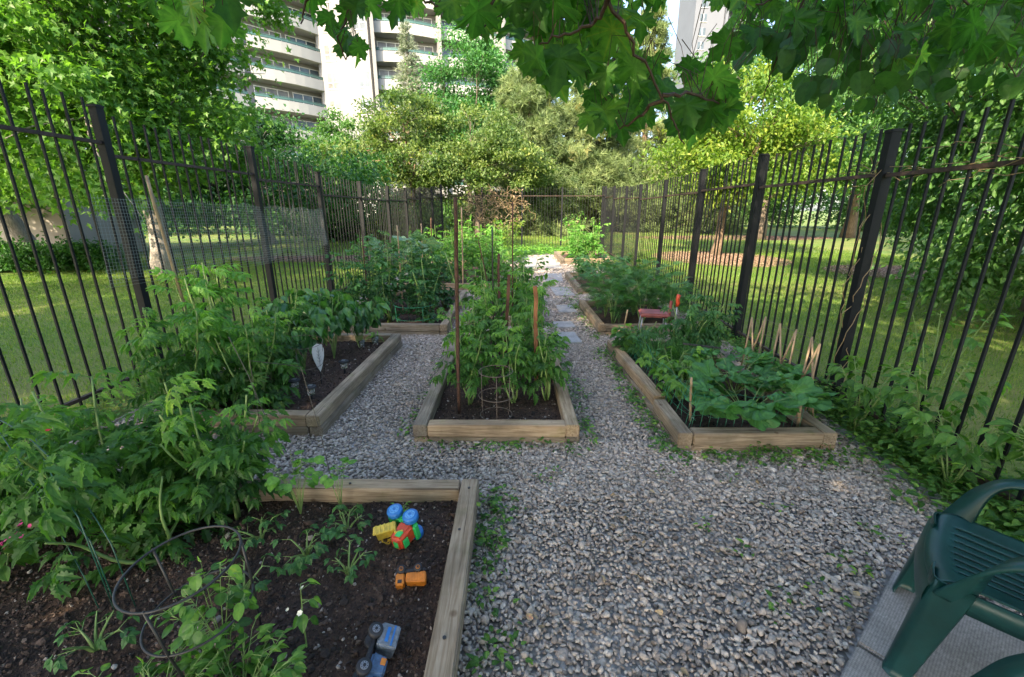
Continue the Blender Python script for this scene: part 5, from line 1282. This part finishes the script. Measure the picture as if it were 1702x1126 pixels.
# bamboo trellis on the right bed
root = thing('bamboo_trellis', 'zigzag bamboo cane trellis along the right side of the right bed', 'trellis', (2.2, 3.6, .05))
tops = [(1250, 528), (1273, 527), (1297, 538), (1324, 548), (1350, 560), (1363, 572)]
ys = [4.05, 3.85, 3.62, 3.4, 3.2, 3.08]; tp3 = []
for i, ((tx, ty), yy) in enumerate(zip(tops, ys)):
    top = at(tx, ty, yy); tp3.append(top); base = Vector((top.x - .04 + .02 * (i % 2), yy - .02, .05))
    for j, bs in enumerate((base, base + Vector((.02, .22 if i % 2 else -.2, 0)))):
        b = Batch(); b.tube([Vector(bs) - root.location, (Vector(bs) + top) / 2 - root.location, top - root.location], .008, 6); b.build('cane', M['bamboo'], root, smooth=True)
for dz in (-.02, -.16, -.32):
    b = Batch(); b.tube([p + Vector((0, 0, dz)) - root.location for p in tp3], .0018, 4); b.build('string', M['grey_wire'], root)
# green netting round the right bed
root = thing('garden_netting', 'slack green string netting along the left side of the right bed', 'netting', (1.25, 3.6, .1)); b = Batch(); r = np.random.RandomState(4)
for k in range(22):
    y = 2.75 + k * .085; b.tube([(0.0 + .02 * math.sin(k), y - 3.6, 0), (.04 + .02 * r.normal(), y - 3.58, .14), (.06, y - 3.6, .25 + .03 * math.sin(k * .7))], .0013, 3)
for z in (.06, .12, .19, .25):
    b.tube([(.03 + .02 * math.sin(i * .9 + z * 20), -.85 + i * .12, z + .015 * math.sin(i * 1.3 + z * 30)) for i in range(16)], .0013, 3)
for k in range(14):
    x = .05 + k * .06; b.tube([(x, -.8, 0), (x + .02, -.78, .13), (x, -.8, .24 + .02 * math.sin(k))], .0013, 3)
for z in (.08, .16, .24): b.tube([(.05 + i * .08, -.8 + .01 * math.sin(i * 2), z + .012 * math.sin(i * 1.7 + z * 9)) for i in range(11)], .0013, 3)
b.build('net', M['net'], root)
# dark plastic edging piece
b = Batch(); b.box((0, 0, 0), (.34, .012, .016)); o = b.build('edging_strip', M['black_pl'], loc=(1.78, 3.85, .38)); o.rotation_euler = (0, .08, -.15); tag(o, 'thin black plastic strip lying across the chives', 'edging strip')

# red stool
root = thing('red_stool', 'small stool with a red seat behind the right bed', 'stool', (1.72, 5.1, 0), RAD(-12))
bm = bmesh.new(); bmesh.ops.create_cube(bm, size=1)
for v in bm.verts: v.co = Vector((v.co.x * .34, v.co.y * .3, v.co.z * .045))
bmesh.ops.bevel(bm, geom=list(bm.edges), offset=.018, segments=3, affect='EDGES'); me = bpy.data.meshes.new('seat'); bm.to_mesh(me); bm.free(); part('seat', me, root, M['cushion'], (0, 0, .40))
for sx in (-1, 1):
    for sy in (-1, 1): b = Batch(); b.tube([(sx * .17, sy * .14, 0), (sx * .13, sy * .11, .38)], .01, 8); b.build('leg', M['steel'], root, smooth=True)
b = Batch(); b.tube([(.19, .05, .36), (.2, .06, .55)], .018, 8); b.build('back_support', M['cushion'], root)
# orange tool handle
root = thing('garden_tool', 'orange handled tool standing upright among the plants behind the right bed', 'tool', (1.92, 4.9, .05))
top = at(1118, 490, 4.9); b = Batch(); hz = top.z - .05
b.tube([(.0, 0, hz - .14), (.006, 0, hz - .10), (-.004, 0, hz - .05), (.008, 0, hz)], [.018, .024, .02, .024], 10); b.build('handle', M['red_pl'], root, smooth=True)
b = Batch(); b.tube([(0, 0, 0), (0, 0, hz - .14)], .008, 8); b.build('shaft', M['steel'], root, smooth=True)

# solar lights
def solar(x, y, z0, label):
    root = thing('solar_light', label, 'solar light', (x, y, z0), group='solar lights in the left bed')
    b = Batch(); b.tube([(0, 0, -.03), (0, 0, .05)], .008, 8); b.build('spike', M['black_pl'], root)
    b = Batch(); b.tube([(0, 0, .05), (0, 0, .055), (0, 0, .105)], [.026, .03, .032], 16); b.build('lens', M['clear_pl'], root, smooth=True)
    b = Batch(); b.tube([(0, 0, .105), (0, 0, .112), (0, 0, .124), (0, 0, .128)], [.036, .047, .044, .03], 20); cp = b.build('cap', M['black_pl'], root)
    b = Batch(); b.box((0, 0, .1305), (.03, .03, .004)); b.build('solar_panel', M['steel'], cp)
solar(-1.66, 3.28, .09, 'black capped solar light at the front of the left bed')
solar(-1.62, 3.9, .09, 'black capped solar light halfway along the right timber of the left bed')
solar(-1.86, 3.42, .09, 'solar light half hidden behind the front one in the left bed')
# white teardrop marker
root = thing('plant_marker', 'white teardrop shaped plant marker on a dark stake in the left bed', 'plant marker', (-1.72, 3.62, .08), RAD(62))
pts = [(0, 0), (.03, .06), (.055, .14), (.06, .2), (.045, .245), (0, .262), (-.045, .245), (-.06, .2), (-.055, .14), (-.03, .06)]
b = Batch(); n = len(pts); b.raw([(x, -.003, z + .13) for x, z in pts] + [(x, .003, z + .13) for x, z in pts], [tuple(range(n)), tuple(range(2 * n - 1, n - 1, -1))] + [(i, n + i, n + (i + 1) % n, (i + 1) % n) for i in range(n)]); b.build('plate', M['white_pl'], root)
b = Batch(); b.tube([(0, .006, -.03), (0, .006, .24)], .005, 6); b.build('stake', M['black_wire'], root)
b = Batch()
for sg in (-1, 1):
    for k in range(4): b.tube([(0, -.0055, .22 + k * .03), (sg * .02, -.0055, .245 + k * .03)], .0016, 4)
b.tube([(0, -.0055, .18), (0, -.0055, .36)], .0018, 4); b.build('leaf_drawing', M['steel'], root)
# clear seedling cup, plus a made-up second one standing in for light patches
for i, (px, py, lb_) in enumerate([(624, 572, 'clear plastic cup round a seedling at the back right of the left bed'), (601, 578, 'made-up clear cup left of the seedling cup, standing in for light patches')]):
    p = G(px, py, .09); root = thing('plastic_cup', lb_, 'cup', p, group='clear cups in the left bed')
    b = Batch(); n = 18; vs = []; fs = []
    for rr_, z in ((.034, 0), (.042, .095), (.040, .095), (.032, .004)):
        vs += [(rr_ * math.cos(6.283 * k / n), rr_ * math.sin(6.283 * k / n), z) for k in range(n)]
    for q in range(3): fs += [(q * n + k, q * n + (k + 1) % n, (q + 1) * n + (k + 1) % n, (q + 1) * n + k) for k in range(n)]
    b.raw(vs, fs); b.build('body', M['clear_pl'], root, smooth=True)
    if i == 0: leafy(p.x, p.y, .17, 'small bright seedling growing in the clear cup', .04, 12, .07, 'ovate', 'tomato_bright', 190, z0=.09, cat='seedling', name='seedling')

# ------------------------------------------------------------------ toys
def rbox(name, size, mat, parent, loc=(0, 0, 0), bev=.004, rot=None, shape=None):
    bm = bmesh.new(); bmesh.ops.create_cube(bm, size=1)
    for v in bm.verts:
        v.co = Vector((v.co.x * size[0], v.co.y * size[1], v.co.z * size[2]))
        if shape: v.co = shape(v.co)
    bmesh.ops.bevel(bm, geom=list(bm.edges), offset=bev, segments=3, affect='EDGES')
    me = bpy.data.meshes.new(name); bm.to_mesh(me); bm.free(); o = part(name, me, parent, M[mat], loc)
    if rot: o.rotation_euler = rot
    return o
def wheel(parent, x, y, z, r, w, tyre, rimm, rim=.55):
    b = Batch(); s = 1 if y > 0 else -1
    b.tube([(0, -w / 2, 0), (0, -w / 2 + .002, 0), (0, w / 2 - .004, 0), (0, w / 2, 0)], [r * .86, r, r, r * .88], 24); t = b.build('wheel', M[tyre], parent, smooth=True, loc=(x, y, z))
    b = Batch(); b.tube([(0, s * w / 2 - .001 * s, 0), (0, s * (w / 2 + .0022), 0)], r * rim, 20); rm = b.build('rim', M[rimm], t, smooth=False)
    b = Batch()
    for k in range(8): a = k * .785; b.box((r * rim * .72 * math.cos(a), s * (w / 2 + .003), r * rim * .72 * math.sin(a)), (.0025, .002, .0025))
    b.tube([(0, s * w / 2, 0), (0, s * (w / 2 + .005), 0)], r * .2, 12)
    for q in b.V: pass
    b.build('hub', M[tyre], t)
    return t
# dump truck lying on its side: forward = +x, up = +z in its own space
dt = thing('toy_dump_truck', 'colourful toy dump truck on its side with blue wheels, red cab and yellow tipper', 'toy truck', (-.545, 1.74, .135))
dt.scale = (1.18,) * 3
dt.rotation_euler = (Matrix.Rotation(RAD(-24), 3, 'Z') @ Matrix.Rotation(RAD(104), 3, 'X')).to_euler()
rbox('chassis', (.13, .072, .03), 'green_pl', dt, (.01, 0, -.014), .006)
rbox('bumper', (.014, .08, .03), 'green_pl', dt, (.085, 0, .0), .006)
rbox('cab', (.066, .08, .082), 'red_pl', dt, (.046, 0, .038), .010, shape=lambda c: Vector((c.x - (.014 if c.z > 0 and c.x > 0 else 0), c.y * (.84 if c.z > 0 else 1), c.z)))
rbox('window', (.026, .004, .026), 'green_pl', dt, (.048, .039, .054), .0018)
rbox('window', (.004, .046, .026), 'green_pl', dt, (.074, 0, .056), .0018, (0, RAD(-12), 0))
rbox('window', (.022, .034, .004), 'green_pl', dt, (.042, 0, .0795), .0018)
tp_ = rbox('tipper', (.088, .084, .006), 'yellow_pl', dt, (-.035, 0, .04), .002, (0, RAD(38), 0))
for sy in (-1, 1): rbox('tipper_side', (.088, .006, .04), 'yellow_pl', tp_, (0, sy * .042, .02), .002)
rbox('tipper_front', (.006, .084, .05), 'yellow_pl', tp_, (.042, 0, .025), .002); rbox('tipper_lip', (.034, .084, .006), 'yellow_pl', tp_, (.056, 0, .05), .002)
b = Batch()
for k in range(5): b.box((-.034 + k * .017, .046, .02), (.005, .004, .034)); b.box((-.034 + k * .017, 0, -.004), (.005, .08, .004))
b.build('ribs', M['yellow_pl'], tp_)
for x in (.052, -.026):
    for y in (.05, -.05): wheel(dt, x, y, -.022, .032, .026, 'blue_pl', 'light_blue', .62)
# orange truck on its side
ot = thing('toy_truck', 'small orange toy truck lying on its side in the dirt', 'toy truck', (-.435, 1.49, .095)); ot.rotation_euler = (Matrix.Rotation(RAD(8), 3, 'Z') @ Matrix.Rotation(RAD(112), 3, 'X')).to_euler()
rbox('chassis', (.125, .044, .014), 'black_pl', ot, (0, 0, -.006), .003)
bd = rbox('body', (.084, .052, .038), 'orange_pl', ot, (.022, 0, .022), .004, shape=lambda c: Vector((c.x, c.y, c.z + (.006 if c.x > 0 and c.z > 0 else 0))))
b = Batch()
for k in range(7): b.box((-.033 + k * .011, .027, 0), (.0025, .003, .034))
b.build('ribs', M['orange_pl'], bd)
rbox('cab', (.036, .05, .05), 'orange_pl', ot, (-.044, 0, .026), .005)
rbox('window', (.018, .003, .014), 'black_pl', ot, (-.044, .025, .036), .001)
for x in (-.04, .03):
    for y in (.026, -.026): wheel(ot, x, y, -.012, .0185, .014, 'black_pl', 'orange_pl', .5)
# blue-grey pickup on its side, cab toward the camera
pk = thing('toy_pickup', 'worn blue and grey toy pickup on its side beside the near timber', 'toy truck', (-.49, 1.13, .105))
pk.rotation_euler = Matrix(((0, -.34, .94), (-1, 0, 0), (0, -.94, -.34))).to_euler(); pk.rotation_euler.rotate_axis('Z', RAD(6))
rbox('chassis', (.19, .05, .016), 'black_pl', pk, (0, 0, -.012), .004)
rbox('cargo_box', (.082, .066, .07), 'greyblue_pl', pk, (-.058, 0, .036), .005)
b = Batch(); b.box((-.058, -.0345, .05), (.07, .003, .006)); b.box((-.058, -.0345, .03), (.05, .003, .012)); b.build('stripe', M['blue_pl'], pk)
rbox('cab', (.07, .062, .058), 'worn_blue', pk, (.04, 0, .028), .008, shape=lambda c: Vector((c.x * (.8 if c.z > 0 else 1.1), c.y, c.z)))
rbox('window', (.022, .004, .018), 'orange_pl', pk, (.03, -.031, .042), .001); rbox('window', (.022, .004, .018), 'orange_pl', pk, (.03, .031, .042), .001)
rbox('hood', (.035, .06, .03), 'worn_blue', pk, (.09, 0, .014), .006)
for x in (-.06, .062):
    for y in (.034, -.034): wheel(pk, x, y, -.016, .026, .02, 'black_pl', 'steel', .52)

# ------------------------------------------------------------------ green plastic armchairs
def strip(b, path, widths, thick, wdir):
    """sweep a flat bar (width along wdir) along a path"""
    pts = [Vector(p) for p in path]; n = len(pts); vs = []
    for i, p in enumerate(pts):
        t = (pts[min(i + 1, n - 1)] - pts[max(i - 1, 0)]).normalized(); w = Vector(wdir[i] if isinstance(wdir, list) else wdir); w = (w - t * w.dot(t)).normalized(); nn = t.cross(w)
        hw = widths[i] / 2; th = (thick[i] if hasattr(thick, '__len__') else thick) / 2
        for a, c, k in ((-1, -1, 1), (0, -1, 1.35), (1, -1, 1), (1, 1, 1), (0, 1, 1.35), (-1, 1, 1)): vs.append(tuple(p + w * a * hw + nn * c * th * k))
    fs = [(i * 6 + k, i * 6 + (k + 1) % 6, i * 6 + 6 + (k + 1) % 6, i * 6 + 6 + k) for i in range(n - 1) for k in range(6)] + [(5, 4, 3, 2, 1, 0), tuple((n - 1) * 6 + k for k in range(6))]
    b.raw(vs, fs)
def catmull(P_, m_=6):
    P_ = [Vector(p) for p in P_]; Q = [P_[0]] + P_ + [P_[-1]]; out = []
    for i in range(1, len(Q) - 2):
        for j in range(m_):
            t = j / m_; a, b_, c, d = Q[i - 1], Q[i], Q[i + 1], Q[i + 2]
            out.append(.5 * ((2 * b_) + (c - a) * t + (2 * a - 5 * b_ + 4 * c - d) * t * t + (3 * b_ - a - 3 * c + d) * t ** 3))
    out.append(P_[-1]); return out
def make_chair(label, loc, rz):
    root = thing('plastic_armchair', label, 'chair', loc, rz, 'green plastic armchairs on the patio')
    W = .225
    # seat: local x across, y forward (front edge y=0), slots run front to back
    bm = bmesh.new(); nx, ny = 45, 34; xs = np.linspace(-W, W, nx); yy = np.linspace(-.43, .0, ny); vv = {}
    def zz(x, y):
        e = max(0, (y + .05) / .05); d = -.030 * e * e - .012 * math.cos(min(1, abs(x) / W) * 1.57) * (1 - e * .3)
        return .425 + d + .012 * (abs(x) / W) ** 3 - .03 * max(0, (-y - .08) / .35)
    for i, x in enumerate(xs):
        for j, y in enumerate(yy):
            bul = .022 * (1 - (x / W) ** 2) * max(0, (y + .25) / .25)
            vv[i, j] = bm.verts.new((x * (1 - .10 * (-y / .43)), y + bul, zz(x, y)))
    def slot(i, j): return 8 <= i <= 36 and 6 <= j <= 27 and i % 4 == 0
    for i in range(nx - 1):
        for j in range(ny - 1):
            if not slot(i, j): bm.faces.new((vv[i, j], vv[i + 1, j], vv[i + 1, j + 1], vv[i, j + 1]))
    r_ = bmesh.ops.extrude_face_region(bm, geom=list(bm.faces))
    for v in r_['geom']:
        if isinstance(v, bmesh.types.BMVert): v.co.z -= .006
    bmesh.ops.recalc_face_normals(bm, faces=bm.faces)
    me = bpy.data.meshes.new('seat'); bm.to_mesh(me); bm.free()
    for p in me.polygons: p.use_smooth = abs(p.normal.z) > .5
    part('seat', me, root, M['chair'])
    # front apron, curved
    b = Batch(); K = 18; W_ = W; rows = [(.0, 0.006), (.012, -.012), (.016, -.05), (.008, -.085)]; vs = []; fs = []
    for q, (dy, dz) in enumerate(rows):
        for k in range(K + 1):
            x = -W + 2 * W * k / K; arch = .035 * (abs(x) / W) ** 2 if q == 3 else 0
            vs.append((x, .022 * (1 - (x / W) ** 2) + dy, .425 - .042 + .012 * (abs(x) / W) ** 3 - .012 * math.cos(abs(x) / W * 1.57) * .7 + .0 + dz - arch))
    for q in range(3): fs += [(q * (K + 1) + k, q * (K + 1) + k + 1, (q + 1) * (K + 1) + k + 1, (q + 1) * (K + 1) + k) for k in range(K)]
    m0 = len(vs); vs += [(x, y - .006, z) for x, y, z in vs]; fs += [tuple(m0 + i for i in reversed(f)) for f in fs]
    b.raw(vs, fs); b.build('apron', M['chair'], root, smooth=True)
    for s in (-1, 1):
        # side rails of the seat
        b = Batch(); strip(b, catmull([(s * W, .0, .385), (s * W * .98, -.2, .375), (s * W * .9, -.43, .36)], 6), [.075] * 13, .010, (0, 0, 1)); b.build('seat_rail', M['chair'], root, smooth=True)
        # front leg: two faces meeting at a rounded corner, wide at top
        b = Batch(); vs = []; H = 12; ring = 9
        for h_ in range(H + 1):
            t = h_ / H; z = .424 - .424 * t; wd = .105 - .045 * t; dp = .10 - .04 * t; cx = s * (W + .006 + .028 * t); cy = .004 + .045 * t
            prof = [(-wd, 0), (-wd * .6, .003), (-wd * .25, .002), (-.012, -.002), (0, -.014), (.002, -dp * .3), (.002, -dp * .6), (.0, -dp)]
            for (px, py) in prof: vs.append((cx + s * px, cy + py, z))
            for (px, py) in reversed(prof): vs.append((cx + s * (px - .006 if px > -.02 else px), cy + py - .006, z))
        n = 16; fs = [(i * n + k, i * n + (k + 1) % n, i * n + n + (k + 1) % n, i * n + n + k) for i in range(H) for k in range(n)] + [tuple(range(n)), tuple(H * n + k for k in reversed(range(n)))]
        b.raw(vs, fs); b.build('leg', M['chair'], root, smooth=True)
        # arm
        b = Batch(); pa = catmull([(s * (W + .004), -.045, .37), (s * (W + .012), -.07, .45), (s * (W + .026), -.10, .54), (s * (W + .034), -.145, .60), (s * (W + .036), -.21, .622), (s * (W + .03), -.31, .622), (s * (W + .014), -.42, .63), (s * (W - .03), -.475, .67)], 5)
        m_ = len(pa); ws = [.088 - .034 * min(1, i / 12) + .010 * math.sin(i / m_ * 3.14) for i in range(m_)]
        wd = [Vector((s * .25 + s * .75 * min(1, i / 16), .97 - .97 * min(1, i / 16), 0)) for i in range(m_)]
        strip(b, pa, ws, .012, wd); b.build('armrest', M['chair'], root, smooth=True)
        # back leg
        b = Batch(); strip(b, [(s * (W - .02), -.43, .44), (s * W, -.46, .2), (s * (W + .025), -.53, .0)], [.08, .06, .045], .014, (1, .25, 0)); b.build('leg', M['chair'], root, smooth=True)
    # backrest: frame and slats
    b = Batch(); fr = catmull([(-.205, -.43, .40), (-.215, -.50, .62), (-.19, -.55, .80), (-.10, -.57, .88), (0, -.575, .90), (.10, -.57, .88), (.19, -.55, .80), (.215, -.50, .62), (.205, -.43, .40)], 5)
    strip(b, fr, [.05] * len(fr), .010, (0, .95, .3)); 
    for k in range(7):
        x = -.15 + k * .05; zt = .885 - .5 * x * x * 4; b2 = catmull([(x, -.43, .40), (x * 1.05, -.505, .62), (x, -.565, zt)], 5); strip(b, b2, [.03] * len(b2), .007, (1, 0, 0))
    b.build('backrest', M['chair'], root, smooth=True)
    return root
fdir = Vector((-.72, .69)); crz = math.atan2(fdir.y, fdir.x) - RAD(90)
make_chair('green plastic armchair, the farther one, with its slotted seat in full view', (1.53, 1.28, .03), crz)
make_chair('green plastic armchair, the nearer one, of which only an armrest shows at the bottom right', (.935, .625, .03), crz)
# fallen leaves
b = Batch(); N = 26; r = np.random.RandomState(77)
P_ = np.array([tuple(G(r.uniform(850, 1480), r.uniform(760, 1120), .03)) for _ in range(N)]); b.add(T['ovate'], frames(rdir(N, -.1, .1, r), np.tile([0, 0, 1.0], (N, 1)) + r.normal(0, .4, (N, 3))), P_, .035 * r.uniform(.5, 1.2, N), r.uniform(0, 1, N))
tag(b.build('fallen_leaves', M['drygrass']), 'dry brown leaf litter scattered on the gravel', 'leaf litter', kind='stuff')
